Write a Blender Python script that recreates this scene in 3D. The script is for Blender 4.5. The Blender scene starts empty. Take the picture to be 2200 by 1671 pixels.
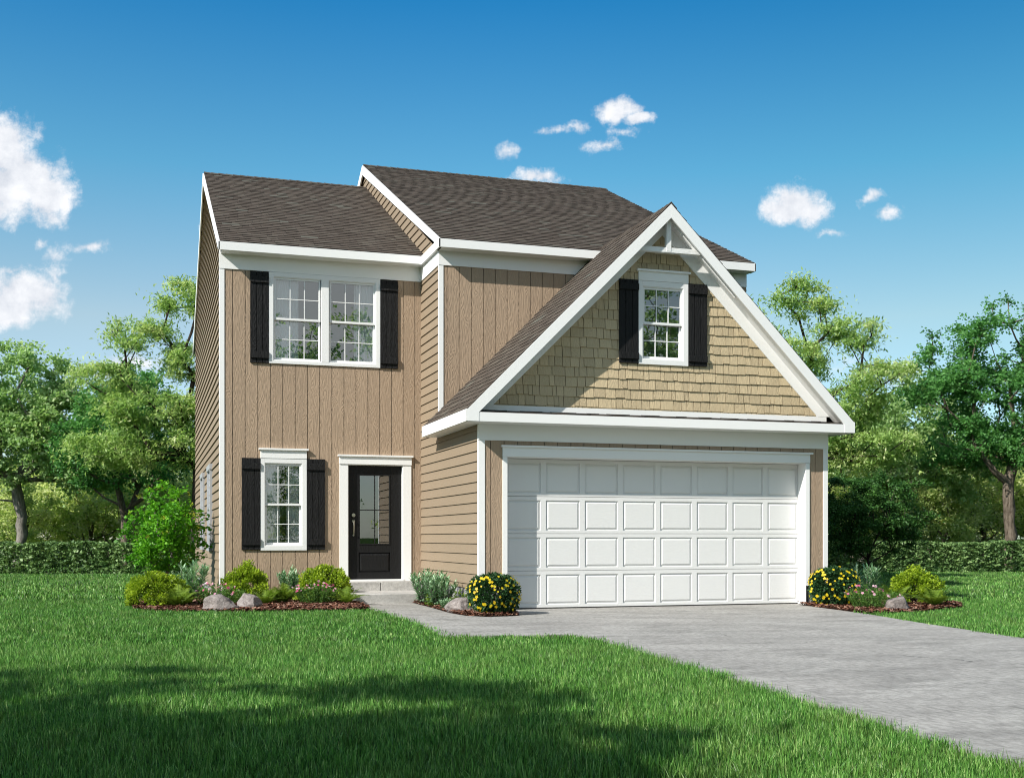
import bpy, math, random
import numpy as np
from mathutils import Vector, Matrix
random.seed(11); rng = np.random.default_rng(11)
S = bpy.context.scene
COL = S.collection
HC = 1.0348                      # camera height
PSI = math.radians(17.5145)
# ------------------------------------------------------------------ helpers
def link(o, parent=None, loc=None):
    COL.objects.link(o)
    if parent is not None: o.parent = parent
    if loc is not None: o.location = loc
    return o
def tag(o, label=None, cat=None, group=None, kind=None):
    if label: o['label'] = label
    if cat: o['category'] = cat
    if group: o['group'] = group
    if kind: o['kind'] = kind
    return o
def empty(name, loc=(0, 0, 0), rz=0.0, **k):
    o = bpy.data.objects.new(name, None); o.empty_display_size = .2
    link(o, None, loc); o.rotation_euler = (0, 0, rz)
    return tag(o, **k)
class MB:
    def __init__(s): s.v = []; s.f = []; s.dark = set()
    def quad(s, *p):
        n = len(s.v); s.v += [tuple(q) for q in p]; s.f.append(tuple(range(n, n + len(p))))
    def box(s, x0, x1, y0, y1, z0, z1):
        n = len(s.v)
        s.v += [(x, y, z) for z in (z0, z1) for y in (y0, y1) for x in (x0, x1)]
        for f in ((0, 2, 3, 1), (4, 5, 7, 6), (0, 1, 5, 4), (2, 6, 7, 3), (0, 4, 6, 2), (1, 3, 7, 5)):
            s.f.append(tuple(n + i for i in f))
        return s
    def prism(s, poly, ext):                     # poly: list of 3d points, ext: vector
        n = len(s.v); k = len(poly)
        s.v += [tuple(p) for p in poly] + [(p[0] + ext[0], p[1] + ext[1], p[2] + ext[2]) for p in poly]
        s.f.append(tuple(range(n, n + k))); s.f.append(tuple(range(n + 2 * k - 1, n + k - 1, -1)))
        for i in range(k):
            j = (i + 1) % k; s.f.append((n + i, n + k + i, n + k + j, n + j))
        return s
    def tube(s, p0, p1, r0, r1=None, seg=8, cap=True):
        r1 = r0 if r1 is None else r1
        p0 = Vector(p0); p1 = Vector(p1); d = (p1 - p0).normalized()
        a = d.orthogonal().normalized(); b = d.cross(a); n = len(s.v)
        for p, r in ((p0, r0), (p1, r1)):
            for i in range(seg):
                t = 2 * math.pi * i / seg; s.v.append(tuple(p + (a * math.cos(t) + b * math.sin(t)) * r))
        for i in range(seg):
            j = (i + 1) % seg; s.f.append((n + i, n + j, n + seg + j, n + seg + i))
        if cap: s.f.append(tuple(range(n + seg - 1, n - 1, -1))); s.f.append(tuple(range(n + seg, n + 2 * seg)))
        return s
    def mesh(s, name):
        me = bpy.data.meshes.new(name); me.from_pydata(s.v, [], s.f); me.update(); return me
    def build(s, name, mat, parent=None, base=(0, 0, 0), bevel=0, smooth=False, recalc=True):
        me = s.mesh(name)
        if recalc:
            import bmesh
            bm = bmesh.new(); bm.from_mesh(me); bmesh.ops.recalc_face_normals(bm, faces=bm.faces); bm.to_mesh(me); bm.free()
        me.materials.append(mat)
        if mat.name in ('asphalt_shingle',) and s.dark:
            me.materials.append(M['cap']); ix = np.zeros(len(me.polygons), dtype=np.int32); ix[list(s.dark)] = 1; me.polygons.foreach_set('material_index', ix)
        if smooth: me.polygons.foreach_set('use_smooth', [True] * len(me.polygons))
        o = bpy.data.objects.new(name, me); link(o, parent, tuple(-b for b in base))
        if bevel:
            m = o.modifiers.new('bevel', 'BEVEL'); m.width = bevel; m.segments = 2; m.limit_method = 'ANGLE'
        return o
def np_mesh(name, V, Fc, mat, attr=None, smooth=False):
    """V (n,3), Fc (m,k) equal sized faces"""
    me = bpy.data.meshes.new(name); m, k = Fc.shape
    me.vertices.add(len(V)); me.vertices.foreach_set('co', V.astype(np.float32).ravel())
    me.loops.add(m * k); me.loops.foreach_set('vertex_index', Fc.astype(np.int32).ravel())
    me.polygons.add(m); me.polygons.foreach_set('loop_start', np.arange(0, m * k, k, dtype=np.int32))
    me.polygons.foreach_set('loop_total', np.full(m, k, dtype=np.int32))
    if smooth: me.polygons.foreach_set('use_smooth', np.ones(m, dtype=bool))
    me.update(calc_edges=True)
    if attr is not None:
        for an, av in attr.items():
            a = me.attributes.new(an, 'FLOAT', 'POINT'); a.data.foreach_set('value', av.astype(np.float32))
    me.materials.append(mat)
    return me
def obj(name, me, parent=None, loc=None):
    return link(bpy.data.objects.new(name, me), parent, loc)

# ------------------------------------------------------------------ materials
def mat(name):
    m = bpy.data.materials.new(name); m.use_nodes = True
    nt = m.node_tree; nt.nodes.clear()
    return m, nt, nt.nodes, nt.links
def N(nt, t, **k):
    n = nt.nodes.new(t)
    for a, b in k.items():
        if a.startswith('i_'):
            n.inputs[a[2:].replace('_', ' ')].default_value = b
        else: setattr(n, a, b)
    return n
def ramp(nt, pts):
    r = nt.nodes.new('ShaderNodeValToRGB'); e = r.color_ramp.elements
    while len(e) < len(pts): e.new(0.5)
    for i, (p, c) in enumerate(pts): e[i].position = p; e[i].color = (*c, 1) if len(c) == 3 else c
    return r
def maths(nt, op, a, b=None, c=None, clamp=False):
    n = nt.nodes.new('ShaderNodeMath'); n.operation = op; n.use_clamp = clamp
    for i, x in enumerate((a, b, c)):
        if x is None: continue
        if isinstance(x, (int, float)): n.inputs[i].default_value = x
        else: nt.links.new(x, n.inputs[i])
    return n.outputs[0]
def mixc(nt, fac, a, b, mode='MIX'):
    n = nt.nodes.new('ShaderNodeMix'); n.data_type = 'RGBA'; n.blend_type = mode
    for i, x in ((0, fac), (6, a), (7, b)):
        if isinstance(x, (int, float)): n.inputs[i].default_value = x
        elif isinstance(x, tuple): n.inputs[i].default_value = (*x, 1)
        else: nt.links.new(x, n.inputs[i])
    return n.outputs[2]
def noise(nt, vec, scale, detail=4, rough=.55, dist=0):
    n = N(nt, 'ShaderNodeTexNoise'); n.inputs['Scale'].default_value = scale; n.inputs['Detail'].default_value = detail
    n.inputs['Roughness'].default_value = rough; n.inputs['Distortion'].default_value = dist
    if vec is not None: nt.links.new(vec, n.inputs['Vector'])
    return n.outputs['Fac']
def mapping(nt, vec, scale=(1, 1, 1), loc=(0, 0, 0)):
    n = N(nt, 'ShaderNodeMapping'); n.inputs['Scale'].default_value = scale; n.inputs['Location'].default_value = loc
    nt.links.new(vec, n.inputs['Vector']); return n.outputs[0]
def objco(nt): return N(nt, 'ShaderNodeTexCoord').outputs['Object']
def finish(nt, color, rough=.6, bump=None, bs=.3, bd=.01, spec=.4, metallic=0):
    p = N(nt, 'ShaderNodeBsdfPrincipled')
    if isinstance(color, tuple): p.inputs['Base Color'].default_value = (*color, 1)
    else: nt.links.new(color, p.inputs['Base Color'])
    if isinstance(rough, (int, float)): p.inputs['Roughness'].default_value = rough
    else: nt.links.new(rough, p.inputs['Roughness'])
    p.inputs['Specular IOR Level'].default_value = spec; p.inputs['Metallic'].default_value = metallic
    if bump is not None:
        b = N(nt, 'ShaderNodeBump'); b.inputs['Strength'].default_value = bs; b.inputs['Distance'].default_value = bd
        nt.links.new(bump, b.inputs['Height']); nt.links.new(b.outputs[0], p.inputs['Normal'])
    o = N(nt, 'ShaderNodeOutputMaterial'); nt.links.new(p.outputs[0], o.inputs[0]); return p
def island(nt): return N(nt, 'ShaderNodeNewGeometry').outputs['Random Per Island']
def wood_grain(nt, axis='z', freq=22, off=None):
    """height field of embossed cedar grain running along an axis"""
    co = objco(nt)
    isl = island(nt)
    cmb = N(nt, 'ShaderNodeCombineXYZ')
    k = maths(nt, 'MULTIPLY', isl, 37.0)
    for i in range(3): nt.links.new(k, cmb.inputs[i])
    add = N(nt, 'ShaderNodeVectorMath', operation='ADD'); nt.links.new(co, add.inputs[0]); nt.links.new(cmb.outputs[0], add.inputs[1])
    sc = {'z': (1, 1, .13), 'x': (.13, 1, 1), 'y': (1, .13, 1)}[axis]
    v = mapping(nt, add.outputs[0], sc)
    n1 = noise(nt, v, 9, 2, .5, .4)
    w = maths(nt, 'SINE', maths(nt, 'MULTIPLY', n1, freq * 5.0))
    v2 = mapping(nt, add.outputs[0], {'z': (1, 1, .05), 'x': (.05, 1, 1), 'y': (1, .05, 1)}[axis])
    n2 = noise(nt, v2, 110, 3, .6)
    return maths(nt, 'ADD', maths(nt, 'MULTIPLY', w, .5), n2), isl
def m_siding(name, col, axis='z', vary=.10, grain=.5):
    m, nt, _, L = mat(name)
    h, isl = wood_grain(nt, axis)
    c = mixc(nt, isl, tuple(x * (1 - vary) for x in col), tuple(min(1, x * (1 + vary)) for x in col))
    d = noise(nt, mapping(nt, objco(nt), (1, 1, .35)), 1.3, 5, .6)
    c = mixc(nt, maths(nt, 'MULTIPLY', d, .3), c, tuple(x * .72 for x in col))
    c = mixc(nt, maths(nt, 'MULTIPLY', h, .18 * grain, clamp=True), c, tuple(x * .5 for x in col))
    finish(nt, c, .65, h, .48 * grain, .005, .22); return m
def m_paint(name, col, rough=.45, grain=0.0, axis='x', spec=.45):
    m, nt, _, L = mat(name)
    d = noise(nt, objco(nt), 3.1, 5, .6)
    c = mixc(nt, maths(nt, 'MULTIPLY', d, .2), col, tuple(x * .9 for x in col))
    if grain:
        h, isl = wood_grain(nt, axis); finish(nt, c, rough, h, grain, .004, spec)
    else:
        finish(nt, c, rough, noise(nt, objco(nt), 60, 3), .04, .01, spec)
    return m
M = {}
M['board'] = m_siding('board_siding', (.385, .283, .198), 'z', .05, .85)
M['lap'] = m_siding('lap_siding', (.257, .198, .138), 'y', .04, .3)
M['shake'] = m_siding('shake_siding', (.51, .41, .262), 'z', .12, .7)
M['gap'] = m_paint('siding_gap', (.10, .065, .04))
M['white'] = m_paint('white_trim', (.82, .82, .81), .42)
M['garagew'] = m_paint('white_garage_door', (.70, .70, .69), .5, .1, 'x')
M['beamw'] = m_paint('white_beam', (.78, .78, .77), .5, .3, 'x')
M['vinyl'] = m_paint('window_vinyl', (.78, .78, .775), .35)
M['dimmedvinyl'] = m_paint('dimmed_window_vinyl', (.36, .37, .39), .4)  # window vinyl darkened in colour to offset the sun on the side wall
M['black'] = m_paint('black_shutter', (.011, .011, .0115), .6, .6, 'z', .18)
M['doorb'] = m_paint('black_door', (.010, .010, .0105), .45, .35, 'z', .22)
M['dark'] = m_paint('dark_room', (.30, .30, .30), .9)
m, nt, _, L = mat('satin_nickel'); finish(nt, (.62, .58, .5), .28, metallic=1); M['nickel'] = m
m, nt, _, L = mat('flashing'); finish(nt, (.03, .028, .026), .5); M['cap'] = m
# roof shingles
m, nt, _, L = mat('asphalt_shingle')
isl = island(nt); co = objco(nt)
r = ramp(nt, [(0, (.074, .058, .046)), (.25, (.092, .072, .058)), (.5, (.104, .083, .067)), (.75, (.116, .095, .077)), (.95, (.122, .104, .083)), (1, (.15, .15, .125))]); L.new(isl, r.inputs[0])
g = noise(nt, co, 260, 2, .7)
big = noise(nt, co, .9, 3)
c = mixc(nt, maths(nt, 'MULTIPLY', g, .55), r.outputs[0], (.03, .025, .02))
c = mixc(nt, maths(nt, 'MULTIPLY', big, .3), c, (.06, .05, .042))
finish(nt, c, .95, g, .5, .004, .15); M['shingle'] = m
# concrete
def m_concrete(name, a, b, crack=True):
    m, nt, _, L = mat(name); co = objco(nt)
    n1 = noise(nt, mapping(nt, co, (.7, 1.0, 1)), 1.1, 7, .68, .6)
    n2 = noise(nt, mapping(nt, co, (1, 1.3, 1)), 15, 7, .8, .2)
    n3 = noise(nt, mapping(nt, co, (.7, 1.1, 1)), 60, 4, .85)
    n4 = noise(nt, mapping(nt, co, (.5, 1.1, 1), (7, 3, 0)), 2.2, 5, .65, .8)
    f = maths(nt, 'ADD', maths(nt, 'MULTIPLY', n1, .5), maths(nt, 'MULTIPLY', n2, .5))
    r = ramp(nt, [(.40, b), (.5, tuple((x + y) / 2 for x, y in zip(a, b))), (.58, a)]); L.new(f, r.inputs[0])
    st = ramp(nt, [(.50, (0, 0, 0)), (.64, (1, 1, 1))]); L.new(n4, st.inputs[0])
    c = mixc(nt, maths(nt, 'MULTIPLY', st.outputs[0], .62), r.outputs[0], tuple(x * .5 for x in b))
    pit = ramp(nt, [(.56, (0, 0, 0)), (.68, (1, 1, 1))]); L.new(n3, pit.inputs[0])
    c = mixc(nt, maths(nt, 'MULTIPLY', pit.outputs[0], .6), c, tuple(x * .35 for x in b))
    n5 = noise(nt, mapping(nt, co, (1, .32, 1)), 24, 5, .75); sp = ramp(nt, [(.40, (0, 0, 0)), (.66, (1, 1, 1))]); L.new(n5, sp.inputs[0])
    c = mixc(nt, maths(nt, 'MULTIPLY', sp.outputs[0], .5), c, tuple(x * .55 for x in b)); c = mixc(nt, maths(nt, 'MULTIPLY', maths(nt, 'SUBTRACT', 1.0, sp.outputs[0]), .25), c, (.55, .54, .51))
    pk = noise(nt, mapping(nt, co, (1, 1, 1), (3, 9, 2)), .7, 3)
    c = mixc(nt, maths(nt, 'MULTIPLY', pk, .25), c, (a[0] * 1.0, a[1] * .93, a[2] * .93))
    h = maths(nt, 'SUBTRACT', maths(nt, 'ADD', n2, maths(nt, 'MULTIPLY', n3, .5)), maths(nt, 'MULTIPLY', pit.outputs[0], .5))
    if crack:
        v = N(nt, 'ShaderNodeTexVoronoi', feature='DISTANCE_TO_EDGE'); v.inputs['Scale'].default_value = .33
        wv = N(nt, 'ShaderNodeVectorMath', operation='ADD'); nw = N(nt, 'ShaderNodeTexNoise'); nw.inputs['Scale'].default_value = 2.2; nw.inputs['Detail'].default_value = 6
        L.new(co, nw.inputs['Vector']); sc = N(nt, 'ShaderNodeVectorMath', operation='SCALE'); sc.inputs['Scale'].default_value = .55; L.new(nw.outputs['Color'], sc.inputs[0])
        L.new(co, wv.inputs[0]); L.new(sc.outputs[0], wv.inputs[1]); L.new(wv.outputs[0], v.inputs['Vector'])
        ck = ramp(nt, [(0, (1, 1, 1)), (.0035, (0, 0, 0))]); L.new(v.outputs['Distance'], ck.inputs[0])
        gate = ramp(nt, [(.56, (0, 0, 0)), (.6, (1, 1, 1))]); L.new(noise(nt, mapping(nt, co, (1, 1, 1), (5, 1, 0)), .8, 3), gate.inputs[0])
        k = maths(nt, 'MULTIPLY', ck.outputs[0], gate.outputs[0])
        c = mixc(nt, maths(nt, 'MULTIPLY', k, .8), c, (.05, .05, .045)); h = maths(nt, 'SUBTRACT', h, k)
    finish(nt, c, .85, h, .45, .012, .25); return m
M['conc'] = m_concrete('weathered_concrete', (.375, .362, .336), (.185, .18, .166))
M['step'] = m_concrete('step_concrete', (.50, .49, .465), (.38, .375, .355), False)
M['found'] = m_concrete('foundation_block', (.36, .36, .37), (.22, .22, .23), False)
# soil / lawn base
m, nt, _, L = mat('lawn_soil'); co = objco(nt)
r = ramp(nt, [(.3, (.012, .026, .006)), (.7, (.035, .065, .014))]); L.new(noise(nt, co, 3, 8, .7), r.inputs[0]); finish(nt, r.outputs[0], 1, noise(nt, co, 40, 4), .6, .03, 0); M['soil'] = m
m, nt, _, L = mat('bark_mulch'); isl = island(nt)
r = ramp(nt, [(0, (.045, .018, .012)), (.4, (.11, .045, .028)), (.75, (.19, .085, .055)), (1, (.36, .24, .18))]); L.new(isl, r.inputs[0]); finish(nt, r.outputs[0], .9, None, spec=.15); M['mulch'] = m
m, nt, _, L = mat('mulch_bed'); co = objco(nt)
r = ramp(nt, [(.3, (.02, .009, .006)), (.6, (.09, .038, .025)), (.8, (.17, .08, .05))]); L.new(noise(nt, mapping(nt, co, (1, 2, 1)), 60, 5, .7), r.inputs[0]); finish(nt, r.outputs[0], .95, noise(nt, co, 60, 5, .7), 1, .03, .1); M['mulchbed'] = m
# rock
m, nt, _, L = mat('granite_boulder'); co = objco(nt)
r = ramp(nt, [(.28, (.09, .075, .07)), (.5, (.27, .235, .22)), (.75, (.46, .42, .40))]); L.new(noise(nt, co, 9, 8, .8, .4), r.inputs[0])
sp = ramp(nt, [(.5, (0, 0, 0)), (.62, (1, 1, 1))]); L.new(noise(nt, co, 95, 3, .8), sp.inputs[0])
c = mixc(nt, maths(nt, 'MULTIPLY', sp.outputs[0], .6), r.outputs[0], (.09, .07, .065)); finish(nt, c, .8, noise(nt, co, 22, 9, .75), 1, .03, .25); M['rock'] = m
# bark
def m_bark(name, a, b):
    m, nt, _, L = mat(name); co = objco(nt)
    n = noise(nt, mapping(nt, co, (1, 1, .22)), 22, 6, .7); r = ramp(nt, [(.35, a), (.65, b)]); L.new(n, r.inputs[0]); finish(nt, r.outputs[0], .9, n, 1, .03, .1); return m
M['bark'] = m_bark('rough_bark', (.05, .038, .028), (.20, .165, .13))
M['barkg'] = m_bark('grey_bark', (.10, .09, .08), (.27, .25, .22))
M['barkd'] = m_bark('dark_bark', (.02, .016, .013), (.07, .055, .045))
# foliage: colour by per-leaf attribute 'rnd', translucent
def m_leaf(name, cols, trans=.35, rough=.5, spec=.35):
    m, nt, _, L = mat(name)
    a = N(nt, 'ShaderNodeAttribute', attribute_name='rnd')
    r = ramp(nt, [(i / (len(cols) - 1), c) for i, c in enumerate(cols)]); L.new(a.outputs['Fac'], r.inputs[0])
    p = N(nt, 'ShaderNodeBsdfPrincipled'); L.new(r.outputs[0], p.inputs['Base Color']); p.inputs['Roughness'].default_value = rough; p.inputs['Specular IOR Level'].default_value = spec
    t = N(nt, 'ShaderNodeBsdfTranslucent'); c2 = mixc(nt, 1.0, r.outputs[0], (1.0, 1.06, .68), 'MULTIPLY'); L.new(c2, t.inputs[0])
    if name == 'grass_blade':
        ta = N(nt, 'ShaderNodeAttribute', attribute_name='tone'); ta.attribute_type = 'INSTANCER'
        c3 = mixc(nt, maths(nt, 'MULTIPLY', ta.outputs['Fac'], .55), r.outputs[0], (.16, .20, .05)); L.new(c3, p.inputs['Base Color'])
    x = N(nt, 'ShaderNodeMixShader'); x.inputs[0].default_value = trans; L.new(p.outputs[0], x.inputs[1]); L.new(t.outputs[0], x.inputs[2])
    o = N(nt, 'ShaderNodeOutputMaterial'); L.new(x.outputs[0], o.inputs[0]); return m
LF = {
 'maple': m_leaf('maple_leaf', [(0.181, 0.31, 0.106), (0.288, 0.455, 0.17), (0.416, 0.583, 0.261), (0.596, 0.661, 0.43)], .5),
 'tier': m_leaf('tiered_leaf', [(0.175, 0.303, 0.091), (0.296, 0.464, 0.138), (0.454, 0.607, 0.216), (0.629, 0.661, 0.369)], .5),
 'green': m_leaf('broad_leaf', [(0.052, 0.165, 0.042), (0.085, 0.247, 0.066), (0.137, 0.346, 0.091), (0.205, 0.445, 0.132)], .5),
 'under': m_leaf('woodland_leaf', [(0.229, 0.336, 0.1), (0.398, 0.532, 0.168), (0.685, 0.75, 0.296), (0.75, 0.75, 0.568)], .5),
 'jmap': m_leaf('dark_maple_leaf', [(0.031, 0.094, 0.022), (0.053, 0.148, 0.031), (0.094, 0.216, 0.042)], .3),
 'shrubtree': m_leaf('bright_leaf', [(0.052, 0.195, 0.01), (0.091, 0.299, 0.016), (0.143, 0.403, 0.023), (0.26, 0.546, 0.039)], .45),
 'hedge': m_leaf('hedge_leaf', [(0.04, 0.091, 0.026), (0.067, 0.14, 0.041), (0.123, 0.22, 0.071), (0.223, 0.341, 0.122)], .25),
 'spirea': m_leaf('golden_leaf', [(.11, .19, .010), (.20, .31, .015), (.31, .43, .025), (.43, .53, .05)], .4),
 'spiky': m_leaf('silver_leaf', [(0.088, 0.2, 0.088), (0.15, 0.3, 0.15), (0.275, 0.438, 0.25), (0.475, 0.625, 0.425)], .25),
 'fern': m_leaf('fern_leaf', [(.06, .12, .012), (.12, .20, .02), (.20, .31, .035), (.27, .38, .06)], .4),
 'peren': m_leaf('perennial_leaf', [(.05, .13, .02), (.10, .21, .04), (.18, .31, .07)], .35),
 'dkleaf': m_leaf('dark_green_leaf', [(.012, .04, .012), (.022, .07, .02), (.05, .13, .04)], .2),
 'pink': m_leaf('pink_petal', [(.50, .05, .16), (.66, .14, .30), (.80, .42, .56), (.85, .62, .72)], .3),
 'yellow': m_leaf('yellow_petal', [(0.663, 0.425, 0.009), (0.731, 0.561, 0.013), (0.75, 0.629, 0.027)], .3),
 'bud': m_leaf('yellow_blossom', [(.45, .48, .04), (.60, .60, .08)], .3),
 'grass': m_leaf('grass_blade', [(.018, .070, .010), (.070, .215, .030), (.16, .40, .07), (.48, .66, .24)], .3, .45, .4),
}
# glass: thin pane, part mirror part clear
m, nt, _, L = mat('window_glass')
fr = N(nt, 'ShaderNodeFresnel'); fr.inputs[0].default_value = 1.5
gl = N(nt, 'ShaderNodeBsdfGlossy'); gl.inputs['Roughness'].default_value = .0; gl.inputs[0].default_value = (.95, .97, 1, 1)
tr = N(nt, 'ShaderNodeBsdfTransparent'); tr.inputs[0].default_value = (.96, .98, .98, 1)
x = N(nt, 'ShaderNodeMixShader'); L.new(maths(nt, 'ADD', maths(nt, 'MULTIPLY', fr.outputs[0], .8), .24, clamp=True), x.inputs[0]); L.new(tr.outputs[0], x.inputs[1]); L.new(gl.outputs[0], x.inputs[2])
b = N(nt, 'ShaderNodeBump'); b.inputs['Strength'].default_value = .02; b.inputs['Distance'].default_value = .02; L.new(noise(nt, objco(nt), 2.5, 1), b.inputs['Height']); L.new(b.outputs[0], gl.inputs['Normal'])
o = N(nt, 'ShaderNodeOutputMaterial'); L.new(x.outputs[0], o.inputs[0]); M['glass'] = m
m, nt, _, L = mat('sheer_curtain')
d = N(nt, 'ShaderNodeBsdfDiffuse'); d.inputs[0].default_value = (.95, .95, .94, 1); t = N(nt, 'ShaderNodeBsdfTranslucent'); t.inputs[0].default_value = (.8, .8, .78, 1)
x = N(nt, 'ShaderNodeMixShader'); x.inputs[0].default_value = .12; L.new(d.outputs[0], x.inputs[1]); L.new(t.outputs[0], x.inputs[2])
o = N(nt, 'ShaderNodeOutputMaterial'); L.new(x.outputs[0], o.inputs[0]); M['curtain'] = m

# ------------------------------------------------------------------ polygon clip and cladding
def clip(poly, a, b, c):       # keep a*u+b*v<=c
    out = []
    for i in range(len(poly)):
        p, q = poly[i], poly[(i + 1) % len(poly)]
        dp = a * p[0] + b * p[1] - c; dq = a * q[0] + b * q[1] - c
        if dp <= 0: out.append(p)
        if (dp < 0 < dq) or (dq < 0 < dp):
            t = dp / (dp - dq); out.append((p[0] + t * (q[0] - p[0]), p[1] + t * (q[1] - p[1])))
    return out
def clip_convex(poly, region):
    # orientation of region
    ar = sum(region[i][0] * region[(i + 1) % len(region)][1] - region[(i + 1) % len(region)][0] * region[i][1] for i in range(len(region)))
    R = region if ar > 0 else region[::-1]
    for i in range(len(R)):
        (x0, y0), (x1, y1) = R[i], R[(i + 1) % len(R)]
        a, b = (y1 - y0), -(x1 - x0); poly = clip(poly, a, b, a * x0 + b * y0)
        if len(poly) < 3: return []
    return poly
def P3(fr, u, v, n=0):
    O, U, V, W = fr
    return tuple(O[i] + U[i] * u + V[i] * v + W[i] * n for i in range(3))
def clad(mb, fr, rect, regions, t0, t1):
    """rect (u0,u1,v0,v1); thickness t0 at v0 down to t1 at v1"""
    u0, u1, v0, v1 = rect; base = [(u0, v0), (u1, v0), (u1, v1), (u0, v1)]
    for rg in regions:
        p = clip_convex(base, rg)
        if len(p) < 3: continue
        n = len(mb.v); k = len(p)
        for (u, v) in p: mb.v.append(P3(fr, u, v, t0 + (t1 - t0) * (v - v0) / (v1 - v0)))
        for (u, v) in p: mb.v.append(P3(fr, u, v, -.002))
        mb.f.append(tuple(range(n, n + k)))
        for i in range(k):
            j = (i + 1) % k; mb.dark.add(len(mb.f)); mb.f.append((n + i, n + k + i, n + k + j, n + j))
def rect_regions(x0, x1, z0, z1, holes):
    xs = sorted({x0, x1, *[h[0] for h in holes], *[h[1] for h in holes]}); out = []
    for a, b in zip(xs, xs[1:]):
        hs = sorted([h for h in holes if h[0] <= a + 1e-6 and h[1] >= b - 1e-6], key=lambda h: h[2]); z = z0
        for h in hs:
            if h[2] > z: out.append([(a, z), (b, z), (b, h[2]), (a, h[2])])
            z = h[3]
        if z < z1: out.append([(a, z), (b, z), (b, z1), (a, z1)])
    return out
def boards(mb, fr, x0, x1, z0, z1, regions, start, w=.2032):
    x = start
    while x < x1:
        if x + w > x0: clad(mb, fr, (x + .0050, x + w - .0050, z0, z1), regions, .014, .014)
        x += w
def laps(mb, fr, u0, u1, z0, z1, regions, start=.2215, e=.1467, t=.022):
    z = start
    while z < z1:
        if z + e > z0:
            clad(mb, fr, (u0, u1, z, z + e), regions, t, .003)
        z += e
def backing(mb, fr, regions, n=-.004):
    for rg in regions: mb.quad(*[P3(fr, u, v, n) for u, v in rg])

# ------------------------------------------------------------------ house
YG, XG, YL, YU, XL = 15.755, 4.487, 19.387, 18.083, 1.13
XR, XGR = 10.01, 10.131
HB = (4.487, 15.755, 0)
house = empty('suburban_house', HB, label='two storey tan house with brown shingle roof, white trim and front garage', cat='house')
def hp(mb, name, m, parent=None, **k): return mb.build(name, m, parent or house, base=HB if parent is None else (0, 0, 0), **k)
def front(y): return ((0, y, 0), (1, 0, 0), (0, 0, 1), (0, -1, 0))
def left(x): return ((x, 0, 0), (0, 1, 0), (0, 0, 1), (-1, 0, 0))
# openings (x0,x1,z0,z1)
op_low = (1.835, 2.446, .905, 2.268); op_up = (1.974, 3.688, 3.968, 5.349); op_gab = (6.991, 7.657, 3.685, 4.765)
op_door = (3.212, 4.155, .28, 2.271); op_gar = (4.895, 9.752, -.05, 2.191)
reg_left = rect_regions(XL + .01, XG - .002, .12, 5.43, [op_low, op_up, op_door])
mb = MB(); boards(mb, front(YL), XL, XG, .12, 5.43, reg_left, 1.1145); hp(mb, 'front_wall_siding', M['board'])
mb = MB(); backing(mb, front(YL), reg_left)
reg_gar = rect_regions(XG + .01, XGR - .01, .30, 2.44, [(4.895, 9.752, .30, 2.191)])
mb2 = MB(); boards(mb2, front(YG), XG, XGR, .30, 2.44, reg_gar, 4.443); hp(mb2, 'garage_wall_siding', M['board'])
backing(mb, front(YG), reg_gar)
reg_up = [[(XG + .01, 2.9), (XR - .01, 2.9), (XR - .01, 5.43), (XG + .01, 5.43)]]
mb2 = MB(); boards(mb2, front(YU), XG, XR, 2.9, 5.43, reg_up, 4.40); hp(mb2, 'upper_wall_siding', M['board'])
backing(mb, front(YU), reg_up)
# gable shake
gs = .993
def gz(x): return 2.925 + (x - 4.68) * gs if x < 7.32 else 2.925 + (9.96 - x) * gs
a, b, z0, z1 = op_gab
reg_sh = [[(4.66, 2.905), (a, 2.905), (a, gz(a) + .02)], [(b, 2.905), (9.98, 2.905), (b, gz(b) + .02)],
          [(a, 2.905), (b, 2.905), (b, z0), (a, z0)], [(a, z1), (b, z1), (b, gz(b) + .02), (7.32, 5.566), (a, gz(a) + .02)]]
mb2 = MB(); z = 2.80; fr = front(YG)
while z < 5.6:
    x = 4.6 - random.random() * .1
    while x < 10.05:
        w = random.choice((.07, .09, .11, .13, .15, .18, .21)) * random.uniform(.92, 1.08)
        dz = random.choice((0, 0, 0, .006, -.004, .01)); dt = random.uniform(0, .006)
        clad(mb2, fr, (x + .004, x + w - .004, z + dz, z + .155), reg_sh, .017 + dt, .005)
        x += w
    z += .1445
hp(mb2, 'gable_shake_siding', M['shake']); backing(mb, front(YG), reg_sh)
# left wall and inner side walls (lap)
reg_w = [[(YL + .005, .12), (29.53, .12), (29.53, 5.82), (24.6, 8.44), (YL + .005, 5.83)]]
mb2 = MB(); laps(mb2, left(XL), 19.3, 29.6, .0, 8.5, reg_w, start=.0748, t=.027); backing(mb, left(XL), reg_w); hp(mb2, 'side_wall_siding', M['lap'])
reg_g = [[(YG + .005, .30), (YL - .002, .30), (YL - .002, 2.70), (YG + .005, 2.70)], [(YU + .005, 2.70), (YL - .002, 2.70), (YL - .002, 5.7), (YU + .005, 5.7)],
         [(YL - .002, 5.60), (24.7, 8.2), (24.7, 8.93), (YU + .2, 5.74), (YU + .2, 5.60)], [(24.7, 8.2), (29.5, 5.8), (31.2, 5.8), (24.7, 8.93)]]
mb2 = MB(); laps(mb2, left(XG), 15.7, 31.3, .30, 9, reg_g); backing(mb, left(XG), reg_g); hp(mb2, 'garage_side_siding', M['lap'])
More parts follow.
